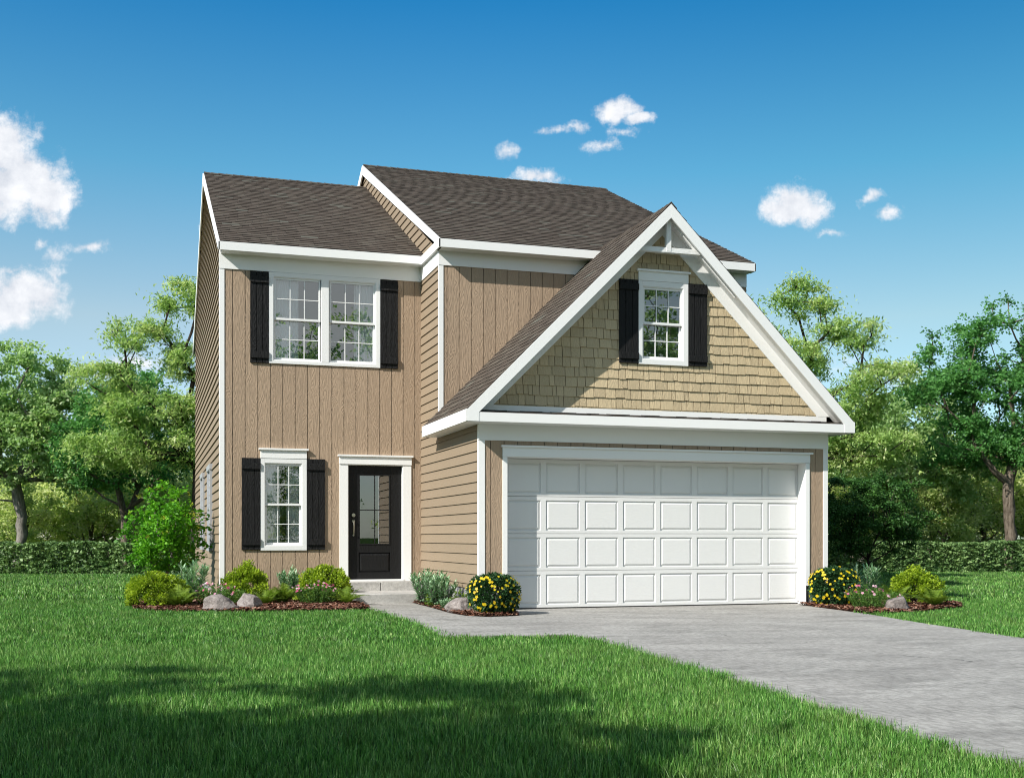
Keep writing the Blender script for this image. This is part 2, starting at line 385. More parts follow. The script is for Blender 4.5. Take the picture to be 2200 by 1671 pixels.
# far side walls and rear (plain lap)
rightf = lambda x: ((x, 0, 0), (0, 1, 0), (0, 0, 1), (1, 0, 0))
mb2 = MB()
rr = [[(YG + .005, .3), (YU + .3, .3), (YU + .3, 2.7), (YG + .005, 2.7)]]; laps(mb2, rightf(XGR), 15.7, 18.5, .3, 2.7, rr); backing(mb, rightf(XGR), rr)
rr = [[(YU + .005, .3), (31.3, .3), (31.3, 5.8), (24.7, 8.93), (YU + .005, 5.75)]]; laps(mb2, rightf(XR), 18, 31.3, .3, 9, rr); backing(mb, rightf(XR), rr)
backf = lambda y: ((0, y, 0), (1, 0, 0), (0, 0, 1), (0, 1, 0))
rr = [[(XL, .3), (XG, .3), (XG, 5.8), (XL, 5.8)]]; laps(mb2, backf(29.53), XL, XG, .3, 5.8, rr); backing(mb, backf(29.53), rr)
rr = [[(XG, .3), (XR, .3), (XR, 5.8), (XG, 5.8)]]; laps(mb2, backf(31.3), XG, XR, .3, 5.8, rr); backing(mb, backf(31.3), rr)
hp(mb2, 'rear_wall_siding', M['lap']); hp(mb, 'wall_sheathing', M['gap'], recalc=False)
# foundation
mb = MB()
mb.box(XL + .01, XG - .01, YL + .012, 29.5, -.1, .30); mb.box(XG + .008, 4.80, YG + .012, 31.2, -.1, .30); mb.box(9.83, XGR - .012, YG + .012, YU, -.1, .30)
mb.box(4.9, XR - .01, YU + .2, 31.2, -.1, .30)
hp(mb, 'foundation', M['found'], bevel=.004)
mb = MB(); mb.box(4.78, 9.9, YG + .21, YU + .2, -.1, .004); hp(mb, 'garage_floor', M['step'])
# ---- corner boards and friezes
mb = MB(); mb.box(XL - .022, XL + .06, YL - .024, YL, .10, 5.424); mb.box(XL - .022, XL, YL, YL + .07, .10, 5.78); hp(mb, 'corner_board', M['white'], bevel=.002)
mb = MB(); mb.box(XG - .022, XG + .075, YG - .024, YG, .29, 2.42); mb.box(XG - .022, XG, YG, YG + .035, .29, 2.655); hp(mb, 'corner_board', M['white'], bevel=.002)
mb = MB(); mb.box(10.068, XGR + .02, YG - .024, YG, .29, 2.42); mb.box(XGR, XGR + .02, YG, YG + .07, .29, 2.655); hp(mb, 'corner_board', M['white'], bevel=.002)
mb = MB(); mb.box(XG - .022, XG + .055, YU - .024, YU, 3.0, 5.424); mb.box(XG - .022, XG, YU, YU + .035, 2.9, 5.424); hp(mb, 'corner_board', M['white'], bevel=.002)
mb = MB(); mb.box(XL - .026, XG - .03, YL - .03, YL - .001, 5.424, 5.69); hp(mb, 'frieze_board', M['white'], bevel=.002)
mb = MB(); mb.box(XG - .028, XR + .004, YU - .03, YU - .001, 5.424, 5.68); mb.box(XG - .03, XG - .001, YU - .001, YL - .031, 5.424, 5.665); hp(mb, 'frieze_board', M['white'], bevel=.002)
mb = MB(); mb.box(XG - .026, XGR + .024, YG - .03, YG - .001, 2.42, 2.668); hp(mb, 'frieze_board', M['white'], bevel=.002)
# gable inner trim (bottom band and raking bands on the wall plane)
mb = MB(); yt = YG - .03
mb.prism([(4.50, yt, 2.80), (10.12, yt, 2.80), (10.12, yt, 2.925), (4.50, yt, 2.925)], (0, .029, 0))
for s in (-1, 1):
    # inner edge along shake triangle, outer edge vertical offset +.16
    xa = 7.32 + s * 2.64
    mb.prism([(xa, yt - .002, 2.925), (7.32, yt - .002, 5.546), (7.32, yt - .002, 5.83), (7.32 + s * (5.83 - 2.925) / gs, yt - .002, 2.925)], (0, .028, 0))
hp(mb, 'gable_trim', M['white'], recalc=True)
# ---- roofs
def roof_plane(mb_t, mb_s, O, U, V, poly, e=.14, th=.09):
    """O origin at eave line, U along eave, V unit up the slope; poly convex in (u,v)"""
    U = Vector(U); V = Vector(V); W = U.cross(V)
    if W.z < 0: W = -W
    fr = (tuple(O), tuple(U), tuple(V), tuple(W))
    mb_s.prism([P3(fr, u, v, -.006) for u, v in poly], tuple(-W * th))
    us = [p[0] for p in poly]; vs = [p[1] for p in poly]; v = min(vs) - .01
    while v < max(vs):
        u = min(us) - random.random() * .4; tog = 0
        while u < max(us):
            tog ^= 1
            w = random.uniform(.13, .42) if tog else random.uniform(.10, .34)
            th0 = .014 if tog else .009
            clad(mb_t, fr, (u + .002, u + w - .002, v - (.022 if tog else 0) * random.random(), v + e + .02), [poly], th0, .0015)
            u += w
        v += e
    return fr
def slope(dy, dz):
    l = math.hypot(dy, dz); return l, dy / l, dz / l
# left block
mt, ms = MB(), MB()
l, a, b = slope(24.6 - 19.105, 8.55 - 5.81)
roof_plane(mt, ms, (0, 19.105, 5.81), (1, 0, 0), (0, a, b), [(1.10, 0), (4.50, 0), (4.50, l), (1.10, l)])
roof_plane(mt, ms, (0, 30.095, 5.81), (1, 0, 0), (0, -a, b), [(1.10, 0), (4.50, 0), (4.50, l), (1.10, l)])
r1 = hp(mt, 'roof', M['shingle'], recalc=False); hp(ms, 'roof_deck', M['cap'])
# wing
mt, ms = MB(), MB()
l2, a2, b2 = slope(24.7 - 17.815, 9.06 - 5.794)
roof_plane(mt, ms, (0, 17.815, 5.794), (1, 0, 0), (0, a2, b2), [(4.43, 0), (10.035, 0), (10.035, l2), (4.43, l2)])
roof_plane(mt, ms, (0, 31.585, 5.794), (1, 0, 0), (0, -a2, b2), [(4.43, 0), (10.035, 0), (10.035, l2), (4.43, l2)])
r2 = hp(mt, 'roof', M['shingle'], recalc=False); hp(ms, 'roof_deck', M['cap'])
# garage gable roof
mt, ms = MB(), MB()
l3, a3, b3 = slope(7.316 - 4.228, 5.929 - 2.825)
ueL = (4.487 - 4.228) / a3
for s in (-1, 1):
    xe = 7.316 + s * (7.316 - 4.228)
    O = (xe, 0, 2.825); V = (-s * a3, 0, b3)
    roof_plane(mt, ms, O, (0, 1, 0), V, [(15.42, 0), (18.13, 0), (18.13, l3), (15.42, l3)], th=.075)
r3 = hp(mt, 'roof', M['shingle'], recalc=False); hp(ms, 'roof_deck', M['cap'])
def ridge_cap(p0, p1, d1, d2, par, w=.13):
    p0 = Vector(p0); p1 = Vector(p1); L_ = (p1 - p0).length; t = (p1 - p0) / L_; n = int(L_ / .15); mb = MB()
    for i in range(n + 1):
        a = p0 + t * (i * L_ / (n + 1)); b = p0 + t * ((i + 1) * L_ / (n + 1) + .03)
        for d in (d1, d2):
            d = Vector(d); up = Vector((0, 0, 1)); k = random.uniform(-.003, .003)
            mb.prism([a + up * (.030 + k), b + up * (.020), b + up * .020 + d * w, a + up * (.030 + k) + d * w], tuple(-up * .012))
    o = mb.build('ridge_cap', M['shingle'], par, base=(0, 0, 0), recalc=False); return o
ridge_cap((1.10, 24.6, 8.55), (4.44, 24.6, 8.55), (0, -a, -b), (0, a, -b), r1)
ridge_cap((4.43, 24.7, 9.06), (10.035, 24.7, 9.06), (0, -a2, -b2), (0, a2, -b2), r2)
ridge_cap((7.316, 15.42, 5.929), (7.316, 18.12, 5.929), (-a3, 0, -b3), (a3, 0, -b3), r3)
# ---- fascias, rakes, soffits
def fas(*boxes, name='fascia', pr=()):
    mb = MB()
    for bx in boxes: mb.box(*bx)
    for p, e in pr: mb.prism(p, e)
    return hp(mb, name, M['white'], bevel=.002)
# left block: eave fascia + rake
fas((1.079, 4.430, 19.105, 19.13, 5.669, 5.806))
fas((1.13, 4.46, 19.13, YL - .03, 5.664, 5.674), name='soffit')
def rake(x0, x1, y0, z0, y1, z1, ye, h, zb=None):
    # follows slope y0,z0 -> ridge y1,z1 -> ye
    zz = z0
    return [([(x0, y0, z0), (x0, y1, z1), (x0, y1, z1 - h), (x0, y0, z0 - (h if zb is None else zb))], (x1 - x0, 0, 0)),
            ([(x0, ye, z0), (x0, y1, z1), (x0, y1, z1 - h), (x0, ye, z0 - h)], (x1 - x0, 0, 0))]
fas(pr=rake(1.075, 1.102, 19.105, 5.806, 24.6, 8.546, 30.095, .205, .137), name='rake_board')
fas((1.10, 4.43, 30.07, 30.1, 5.66, 5.806))
# wing: eave fascia + return + rakes
fas((4.405, 10.04, 17.812, 17.838, 5.655, 5.790)); fas((4.46, 10.03, 17.838, YU - .03, 5.652, 5.662), name='soffit')
fas((4.405, 4.43, 17.838, 19.10, 5.655, 5.792), (4.43, 4.46, YU, 19.10, 5.655, 5.665), name='eave_return')
fas(pr=rake(4.402, 4.431, 17.812, 5.790, 24.7, 9.056, 31.585, .20, .135), name='rake_board')
fas((10.04, 10.06, 17.812, 18.0, 5.655, 5.79), pr=rake(10.036, 10.062, 17.812, 5.790, 24.7, 9.056, 31.585, .20, .135), name='rake_board')
fas((4.43, 10.04, 31.56, 31.59, 5.65, 5.79))
# garage: front horizontal, side, rakes
YF = 15.42
fas((4.228, 10.404, YF, YF + .026, 2.654, 2.783)); fas((4.203, 4.228, YF, 18.14, 2.654, 2.822), (4.228, 4.47, 18.118, 18.14, 2.66, 2.83)); fas((10.404, 10.429, YF, 18.3, 2.654, 2.822))
fas((4.228, XG, YF + .026, 18.115, 2.649, 2.659), (XG, XGR, YF + .026, YG - .03, 2.649, 2.659), (XGR, 10.404, YF + .026, 18.3, 2.649, 2.659), name='soffit')
pr = []
for s in (-1, 1):
    xe = 7.316 + s * 3.088; xo = 7.316 + s * 3.113
    sg = b3 / a3
    pr.append(([(xo, YF - .004, 2.654), (xo, YF - .004, 2.82), (xe, YF - .004, 2.845 - .02), (7.316, YF - .004, 5.925), (7.316, YF - .004, 5.722), (7.316 + s * 2.93, YF - .004, 2.780), (7.316 + s * 2.93, YF - .004, 2.654)], (0, .028, 0)))
hp_r = fas(pr=pr, name='rake_board')
# sloped soffit under the gable overhang
mb = MB()
for s in (-1, 1):
    sg = b3 / a3; mb.prism([(7.316, YF + .024, 5.806), (7.316 + s * 3.02, YF + .024, 5.806 - 3.02 * sg), (7.316 + s * 3.02, YF + .024, 5.794 - 3.02 * sg), (7.316, YF + .024, 5.794)], (0, YG - YF - .05, 0))
hp(mb, 'soffit', M['white'])
# pent strip of shingles behind the horizontal fascia
mt, ms = MB(), MB()
roof_plane(mt, ms, (0, YF + .028, 2.782), (1, 0, 0), (0, .98, .2), [(4.35, 0), (10.28, 0), (10.28, .275), (4.35, .275)], th=.02)
hp(mt, 'pent_roof', M['shingle'], recalc=False)
# truss bracket in the peak
mb = MB(); y0, y1 = 15.50, 15.57
mb.box(7.277, 7.355, y0, y1, 5.25, 5.74)
mb.box(6.83, 7.86, y0 + .004, y1 + .004, 5.232, 5.306)
br = hp(mb, 'gable_bracket', M['beamw'], bevel=.003)
mb = MB()
for s in (-1, 1):
    mb.prism([(7.316, y0 + .03, 5.80), (7.316 + s * 1.12, y0 + .03, 4.68), (7.316 + s * 1.12, y0 + .03, 4.64), (7.316 + s * 1.09, y0 + .03, 4.64), (7.316, y0 + .03, 5.735)], (0, .035, 0))
mb.build('bracket_rafter', M['beamw'], br)

# ---- windows
def wpart(mb, name, m, parent, **k): return mb.build(name, m, parent, **k)
def window(y, casing, glassx, sash, label=None, head=None, mull=None, curtain='both', shutters=None, room=True):
    """casing (x0,x1,z0,z1) outer; openings: list of inner frame x ranges"""
    x0, x1, z0, z1 = casing; i0, i1, k0, k1 = sash       # inner opening
    mb = MB(); f, bk = y - .036, y - .001
    mb.box(x0, i0, f, bk, z0, z1); mb.box(i1, x1, f, bk, z0, z1); mb.box(i0, i1, f, bk, k1, z1); mb.box(i0, i1, f, bk, z0, k0)
    if mull: mb.box(mull[0], mull[1], f - .002, bk + .08, k0, k1)
    # stepped inner profile (reveal)
    d = .012
    mb.box(i0 - .001, i0 + d, y - .028, y + .10, k0, k1); mb.box(i1 - d, i1 + .001, y - .028, y + .10, k0, k1)
    mb.box(i0 + d, i1 - d, y - .028, y + .10, k1 - d, k1 + .001); mb.box(i0 + d, i1 - d, y - .028, y + .10, k0 - .001, k0 + d)
    win = hp(mb, 'window', M['vinyl'], bevel=.003)
    if label: win['label'] = label
    if head:
        hx0, hx1, hz0, hz1, cz = head
        mb = MB(); mb.box(hx0, hx1, y - .042, y - .001, hz0, hz1); mb.box(hx0 - .028, hx1 + .028, y - .07, y - .001, hz1, cz)
        wpart(mb, 'head_casing', M['white'], win, bevel=.002)
    for (a, b) in glassx:
        a += d; b -= d; zm = (k0 + k1) / 2; fw = .030
        for up in (True, False):
            yy = y - .012 if up else y + .028
            s0, s1 = (zm - .018, k1 - d) if up else (k0 + d, zm + .018)
            mb = MB(); mb.box(a, a + fw, yy, yy + .035, s0, s1); mb.box(b - fw, b, yy, yy + .035, s0, s1)
            mb.box(a + fw, b - fw, yy, yy + .035, s1 - (.036 if not up else fw), s1); mb.box(a + fw, b - fw, yy, yy + .035, s0, s0 + (.036 if up else .04))
            g0, g1 = a + fw, b - fw; h0, h1 = s0 + (.036 if up else .04), s1 - (.036 if not up else fw)
            wpart(mb, 'sash', M['vinyl'], win, bevel=.002)
            mb = MB()
            for q in (1, 2):
                xm = g0 + (g1 - g0) * q / 3; mb.box(xm - .0065, xm + .0065, yy + .006, yy + .014, h0, h1)
            zc = (h0 + h1) / 2; mb.box(g0, g1, yy + .0055, yy + .0145, zc - .0065, zc + .0065)
            wpart(mb, 'muntin_grille', M['vinyl'], win)
            mb = MB(); mb.quad((g0, yy + .018, h0), (g1, yy + .018, h0), (g1, yy + .018, h1), (g0, yy + .018, h1))
            wpart(mb, 'glass_pane', M['glass'], win, recalc=False)
    # curtains
    def drape(xa, xb, zt, zb):
        n = 46; V = []; F = []
        for j in range(2):
            for i in range(n + 1):
                t = i / n; V.append((xa + (xb - xa) * t, y + .068 + .012 * math.sin(t * 34 * (xb - xa) / .3) + .005 * math.sin(t * 71), zt if j == 0 else zb))
        for i in range(n): F.append((i, i + 1, n + 2 + i, n + 1 + i))
        mb = MB(); mb.v = V; mb.f = F; wpart(mb, 'curtain', M['curtain'], win, smooth=True, recalc=False)
    for (xa, xb) in curtain: drape(xa, xb, k1 + .05, k0 - .05)
    if room:
        mb = MB(); rx0, rx1, ry, rz0, rz1 = i0 - .5, i1 + .5, y + 1.6, k0 - .5, k1 + .15
        ya = y + .11
        mb.quad((rx0, ry, rz0), (rx1, ry, rz0), (rx1, ry, rz1), (rx0, ry, rz1))
        mb.quad((rx0, ya, rz0), (rx0, ry, rz0), (rx0, ry, rz1), (rx0, ya, rz1)); mb.quad((rx1, ya, rz0), (rx1, ry, rz0), (rx1, ry, rz1), (rx1, ya, rz1))
        mb.quad((rx0, ya, rz0), (rx1, ya, rz0), (rx1, ry, rz0), (rx0, ry, rz0)); mb.quad((rx0, ya, rz1), (rx1, ya, rz1), (rx1, ry, rz1), (rx0, ry, rz1))
        wpart(mb, 'room_lining', M['dark'], win, recalc=False)
    return win
def shutter(x0, x1, z0, z1, y):
    mb = MB(); w = (x1 - x0) / 3; h = z1 - z0
    mb.box(x0 + .006, x1 - .006, y - .018, y - .014, z0 + .006, z1 - .006)
    for i in range(3): mb.box(x0 + i * w + (.0 if i == 0 else .004), x0 + (i + 1) * w - (.0 if i == 2 else .004), y - .040, y - .018, z0, z1)
    bw = min(.105, h * .075)
    for zc in (z0 + h * .087, z1 - h * .087): mb.box(x0, x1, y - .062, y - .040, zc - bw / 2, zc + bw / 2)
    return hp(mb, 'shutter', M['black'], bevel=.003)
window(YL, (1.765, 2.523, .827, 2.345), [(1.835, 2.446)], op_low, 'small white sash window with sheer curtains left of the front door', (1.765, 2.523, 2.347, 2.482, 2.512), curtain=((1.84, 2.09), (2.20, 2.44)))
window(YL, (1.90, 3.762, 3.915, 5.421), [(1.974, 2.764), (2.890, 3.688)], op_up, 'wide twin white sash window under the eave', None, (2.764, 2.890), curtain=((1.90, 2.40), (3.33, 3.75)))
window(YG, (6.925, 7.738, 3.608, 4.845), [(6.991, 7.657)], op_gab, 'white sash window in the shingled gable', (6.925, 7.738, 4.847, 4.985, 5.014), curtain=())
for s in ((1.464, 1.765, .836, 2.347, YL), (2.523, 2.824, .836, 2.347, YL), (1.601, 1.90, 3.912, 5.416, YL), (3.762, 4.066, 3.912, 5.416, YL), (6.618, 6.925, 3.615, 4.85, YG), (7.738, 8.048, 3.615, 4.85, YG)): shutter(*s)
# two narrow windows on the left wall
for ya in (21.65, 24.6):
    yb = ya + 1.08; mb = MB(); f = XL - .06
    mb.box(f, XL, ya, ya + .08, .85, 2.28); mb.box(f, XL, yb - .08, yb, .85, 2.28); mb.box(f - .01, XL, ya - .02, yb + .02, 2.28, 2.38); mb.box(f - .01, XL, ya - .02, yb + .02, .79, .85)
    w = hp(mb, 'window', M['dimmedvinyl'], bevel=.003); w['label'] = 'side wall window seen nearly edge on'
    mb = MB(); mb.box(XL - .03, XL - .02, ya + .08, yb - .08, 1.54, 1.60); mb.box(XL - .03, XL, ya + .08, ya + .12, .85, 2.28); mb.box(XL - .03, XL, yb - .12, yb - .08, .85, 2.28)
    mb.build('sash', M['dimmedvinyl'], w)
    mb = MB(); mb.quad((XL - .024, ya + .08, .85), (XL - .024, yb - .08, .85), (XL - .024, yb - .08, 2.28), (XL - .024, ya + .08, 2.28)); mb.build('glass_pane', M['glass'], w, recalc=False)

# ---- front door
mb = MB(); y = YL
mb.box(3.07, 3.212, y - .032, y - .001, .30, 2.273); mb.box(4.155, 4.301, y - .032, y - .001, .30, 2.273)
mb.box(3.212, 3.222, y - .02, y + .12, .33, 2.271); mb.box(4.145, 4.155, y - .02, y + .12, .33, 2.271); mb.box(3.222, 4.145, y - .02, y + .12, 2.262, 2.272)
dc = hp(mb, 'door_casing', M['white'], bevel=.002)
mb = MB(); mb.box(3.066, 4.305, y - .044, y - .001, 2.275, 2.405); mb.box(3.04, 4.33, y - .07, y - .001, 2.405, 2.434); mb.build('head_casing', M['white'], dc, bevel=.002)
mb = MB(); mb.box(3.2, 4.165, y - .05, y + .1, .298, .33); hp(mb, 'door_threshold', M['white'], bevel=.003)
yd = YL + .045
mb = MB(); dx0, dx1 = 3.225, 4.142
g = (3.408, 3.950, .918, 2.109)
mb.box(dx0, g[0], yd, yd + .045, .334, 2.26); mb.box(g[1], dx1, yd, yd + .045, .334, 2.26)
mb.box(g[0], g[1], yd, yd + .045, g[3], 2.26); mb.box(g[0], g[1], yd, yd + .045, .785, g[2]); mb.box(g[0], g[1], yd, yd + .045, .334, .452)
mb.box(g[0], g[1], yd + .022, yd + .04, .452, .785)
door = hp(mb, 'front_door', M['doorb'], bevel=.002)
mb = MB()
# glazing bead, bars, raised panel
for bx in ((g[0], g[0] + .018, g[2], g[3]), (g[1] - .018, g[1], g[2], g[3]), (g[0] + .018, g[1] - .018, g[3] - .018, g[3]), (g[0] + .018, g[1] - .018, g[2], g[2] + .018)):
    mb.box(bx[0], bx[1], yd - .008, yd + .03, bx[2], bx[3])
mb.box(3.676, 3.690, yd + .002, yd + .028, g[2] + .018, g[3] - .018); mb.box(g[0] + .018, g[1] - .018, yd + .001, yd + .029, 1.500, 1.514)
mb.build('glazing_bars', M['doorb'], door, bevel=.002)
mb = MB(); p = (g[0], g[1], .452, .785)
o_, i_ = .0, .045
A = [(p[0] + o_, yd + .022, p[2] + o_), (p[1] - o_, yd + .022, p[2] + o_), (p[1] - o_, yd + .022, p[3] - o_), (p[0] + o_, yd + .022, p[3] - o_)]
B = [(p[0] + i_, yd + .004, p[2] + i_), (p[1] - i_, yd + .004, p[2] + i_), (p[1] - i_, yd + .004, p[3] - i_), (p[0] + i_, yd + .004, p[3] - i_)]
mb.quad(*B)
for q in range(4): mb.quad(A[q], A[(q + 1) % 4], B[(q + 1) % 4], B[q])
mb.build('raised_panel', M['doorb'], door)
mb = MB(); mb.quad((g[0], yd + .016, g[2]), (g[1], yd + .016, g[2]), (g[1], yd + .016, g[3]), (g[0], yd + .016, g[3])); mb.build('glass_pane', M['glass'], door, recalc=False)
mb = MB(); mb.tube((3.316, yd, 1.418), (3.316, yd - .022, 1.418), .034, .030, 20); mb.tube((3.316, yd - .022, 1.418), (3.316, yd - .03, 1.418), .014, .012, 12); mb.build('deadbolt', M['nickel'], door, smooth=False)
mb = MB(); mb.tube((3.316, yd, 1.315), (3.316, yd - .014, 1.315), .026, .024, 18); mb.tube((3.316, yd, 1.078), (3.316, yd - .014, 1.078), .016, .014, 14)
pts = [(3.316, yd - .01, 1.325), (3.316, yd - .055, 1.31), (3.316, yd - .062, 1.25), (3.316, yd - .055, 1.15), (3.316, yd - .04, 1.10), (3.316, yd - .01, 1.072)]
for q in range(5): mb.tube(pts[q], pts[q + 1], .012 - .001 * q, .011 - .001 * q, 10)
mb.box(3.308, 3.324, yd - .075, yd - .014, 1.335, 1.341)
mb.build('door_handle', M['nickel'], door)
mb = MB(); mb.quad((3.0, y + 1.8, .25), (4.35, y + 1.8, .25), (4.35, y + 1.8, 2.5), (3.0, y + 1.8, 2.5)); mb.quad((3.0, y + .12, .25), (3.0, y + 1.8, .25), (3.0, y + 1.8, 2.5), (3.0, y + .12, 2.5))
mb.quad((4.35, y + .12, .25), (4.35, y + 1.8, .25), (4.35, y + 1.8, 2.5), (4.35, y + .12, 2.5)); mb.quad((3, y + .12, .25), (4.35, y + .12, .25), (4.35, y + 1.8, .25), (3, y + 1.8, .25)); mb.quad((3, y + .12, 2.5), (4.35, y + .12, 2.5), (4.35, y + 1.8, 2.5), (3, y + 1.8, 2.5))
mb.build('room_lining', M['dark'], door, recalc=False)
# ---- garage door
yd = YG + .20
mb = MB(); y = YG
mb.box(4.825, 4.895, y - .032, y - .001, .29, 2.193); mb.box(9.752, 9.821, y - .032, y - .001, .29, 2.193)
mb.box(4.885, 4.896, y - .026, yd + .03, .0, 2.191); mb.box(9.751, 9.762, y - .026, yd + .03, .0, 2.191); mb.box(4.896, 9.751, y - .026, yd + .03, 2.188, 2.2)
gc = hp(mb, 'garage_door_casing', M['white'], bevel=.002)
mb = MB(); mb.box(4.822, 9.824, y - .042, y - .001, 2.195, 2.328); mb.box(4.80, 9.865, y - .068, y - .001, 2.328, 2.356); mb.build('head_casing', M['white'], gc, bevel=.002)
mb = MB(); mb.box(4.90, 9.748, yd + .02, yd + .04, .012, 2.186)
gd = hp(mb, 'garage_door', M['garagew'])
mb = MB(); mb.box(4.90, 9.748, yd - .004, yd + .03, .0, .012); mb.build('rubber_seal', M['cap'], gd)
zs = [.014, .555, 1.098, 1.639, 2.186]
for r_ in range(4):
    za, zb = zs[r_] + .004, zs[r_ + 1] - .004; mb = MB()
    xs = [4.901]; cols = []
    for c_ in range(8):
        pa = 4.945 + .61 * c_; cols.append((pa, pa + .53)); xs += [pa, pa + .53]
    xs[-1] = min(xs[-1], 9.738); cols[-1] = (cols[-1][0], 9.738); xs.append(9.747)
    pz0, pz1 = za + .042, zb - .052
    for i in range(len(xs) - 1):
        isp = i % 2 == 1
        if not isp: mb.quad((xs[i], yd, za), (xs[i + 1], yd, za), (xs[i + 1], yd, zb), (xs[i], yd, zb))
        else:
            mb.quad((xs[i], yd, za), (xs[i + 1], yd, za), (xs[i + 1], yd, pz0), (xs[i], yd, pz0)); mb.quad((xs[i], yd, pz1), (xs[i + 1], yd, pz1), (xs[i + 1], yd, zb), (xs[i], yd, zb))
            rings = [(0, 0), (.003, .018), (.012, .019), (.040, .003)]
            pr_ = None
            for ins, dep in rings:
                cur = [(xs[i] + ins, yd + dep, pz0 + ins), (xs[i + 1] - ins, yd + dep, pz0 + ins), (xs[i + 1] - ins, yd + dep, pz1 - ins), (xs[i] + ins, yd + dep, pz1 - ins)]
                if pr_:
                    for q in range(4): mb.quad(pr_[q], pr_[(q + 1) % 4], cur[(q + 1) % 4], cur[q])
                pr_ = cur
            mb.quad(*pr_)
    for q in ((za, 1), (zb, -1)): mb.quad((4.901, yd, q[0]), (9.747, yd, q[0]), (9.747, yd + .02, q[0] - q[1] * .004), (4.901, yd + .02, q[0] - q[1] * .004))
    mb.build('door_section', M['garagew'], gd, recalc=False)
mb = MB(); mb.box(4.62, 9.95, yd + .5, yd + .52, -.05, 2.6); hp(mb, 'garage_back', M['dark'])

# ------------------------------------------------------------------ ground
def poly_obj(name, pts, z0, z1, m, kind='structure'):
    mb = MB(); mb.prism([(x, y, z1) for x, y in pts], (0, 0, z0 - z1)); o = mb.build(name, m); tag(o, kind=kind); return o
LAWN_Z = -.035
mb = MB(); G_ = 900
mb.quad((-G_, -G_, LAWN_Z), (G_, -G_, LAWN_Z), (G_, G_, LAWN_Z), (-G_, G_, LAWN_Z)); tag(mb.build('ground', M['soil'], recalc=False), kind='structure')
DRV = [(3.80, 4.45), (3.86, 5.1), (3.99, 5.9), (4.06, 6.7), (4.14, 8.0), (4.29, 9.75), (4.40, 11.2), (4.30, 11.62), (3.77, 11.66), (3.2, 11.72), (2.98, 11.9), (3.06, 12.6), (3.12, 13.4), (3.12, 15.3), (3.13, 16.7),
       (3.12, 18.1), (4.04, 18.1), (4.02, 16.9), (3.97, 15.45), (4.03, 14.83), (4.25, 14.52), (4.71, 14.62), (4.80, 15.0), (4.80, YG + .205), (9.80, YG + .205), (9.58, 15.4), (9.36, 13.6), (8.95, 11.7), (8.64, 9.78), (8.45, 4.45)]
drive = poly_obj('driveway', DRV, -.12, 0, M['conc'])
drive2 = poly_obj('driveway', [(3.74, 0.5), (3.80, 4.43), (8.45, 4.43), (8.45, .5)], -.12, 0, M['conc'])
# entry step with landing
mb = MB(); mb.box(3.10, 4.42, 18.0, 19.10, -.05, .15); st = mb.build('entry_step', M['step'], bevel=.01); tag(st, 'low pale concrete landing step below the black front door', 'step')
mb = MB(); mb.box(2.99, 3.715, 19.10, YL + .01, -.05, .297); mb.box(3.725, 4.46, 19.10, YL + .01, -.05, .297); mb.build('upper_tread', M['step'], st, bevel=.005)

def in_poly(px, py, poly):
    inside = np.zeros(len(px), bool); n = len(poly); j = n - 1
    for i in range(n):
        xi, yi = poly[i]; xj, yj = poly[j]
        c = ((yi > py) != (yj > py)) & (px < (xj - xi) * (py - yi) / (yj - yi + 1e-12) + xi)
        inside ^= c; j = i
    return inside
BED_L = [(-.22, 18.3), (-.2, 17.6), (.1, 17.05), (.5, 16.72), (1.1, 16.58), (1.8, 16.55), (2.75, 16.48), (3.08, 16.62), (3.13, 17.3), (3.11, 18.3), (3.05, 19.38), (1.12, 19.38), (1.1, 20.9), (.3, 21.2), (-.1, 20.2)]
BED_C = [(4.02, 18.0), (4.015, 16.9), (3.965, 15.45), (4.025, 14.83), (4.25, 14.51), (4.71, 14.6), (4.81, 14.95), (4.82, 15.75), (4.48, 15.75), (4.48, 19.3), (4.42, 19.3), (4.42, 18.0)]
BED_R = [(9.60, 15.7), (9.52, 15.0), (9.42, 14.1), (9.40, 13.6), (9.75, 13.5), (10.3, 13.72), (11.0, 14.05), (11.65, 14.45), (12.1, 15.1), (12.1, 15.9), (11.6, 16.7), (10.9, 16.9), (10.15, 16.8), (10.13, 15.72)]
def bed(pts, seed):
    r = np.random.default_rng(seed)
    mb = MB(); mb.quad(*[(x, y, .0) for x, y in pts]); o = mb.build('mulch_bed', M['mulchbed'], recalc=False)
    o.location.z = .006
    tag(o, kind='structure')
    P = np.array(pts); lo, hi = P.min(0), P.max(0); n = int((hi - lo).prod() * 1500)
    xy = lo + r.random((n, 2)) * (hi - lo); xy = xy[in_poly(xy[:, 0], xy[:, 1], pts)]; n = len(xy)
    c = np.column_stack([xy, .012 + r.random(n) * .035]); a = r.random(n) * 6.28; tl = (r.random(n) - .5) * .9
    L_ = (.018 + r.random(n) * .03)[:, None]; W_ = (.005 + r.random(n) * .009)[:, None]
    d1 = np.column_stack([np.cos(a) * np.cos(tl), np.sin(a) * np.cos(tl), np.sin(tl)]) * L_; d2 = np.column_stack([-np.sin(a), np.cos(a), (r.random(n) - .5)]) * W_
    V = np.stack([c - d1 - d2, c + d1 - d2, c + d1 + d2, c - d1 + d2], 1).reshape(-1, 3)
    me = np_mesh('mulch_chips', V, np.arange(4 * n).reshape(-1, 4), M['mulch']); ch = obj('mulch_chips', me); tag(ch, kind='stuff', label='reddish brown bark mulch chips'); return o
bed(BED_L, 1); bed(BED_C, 2); bed(BED_R, 3)

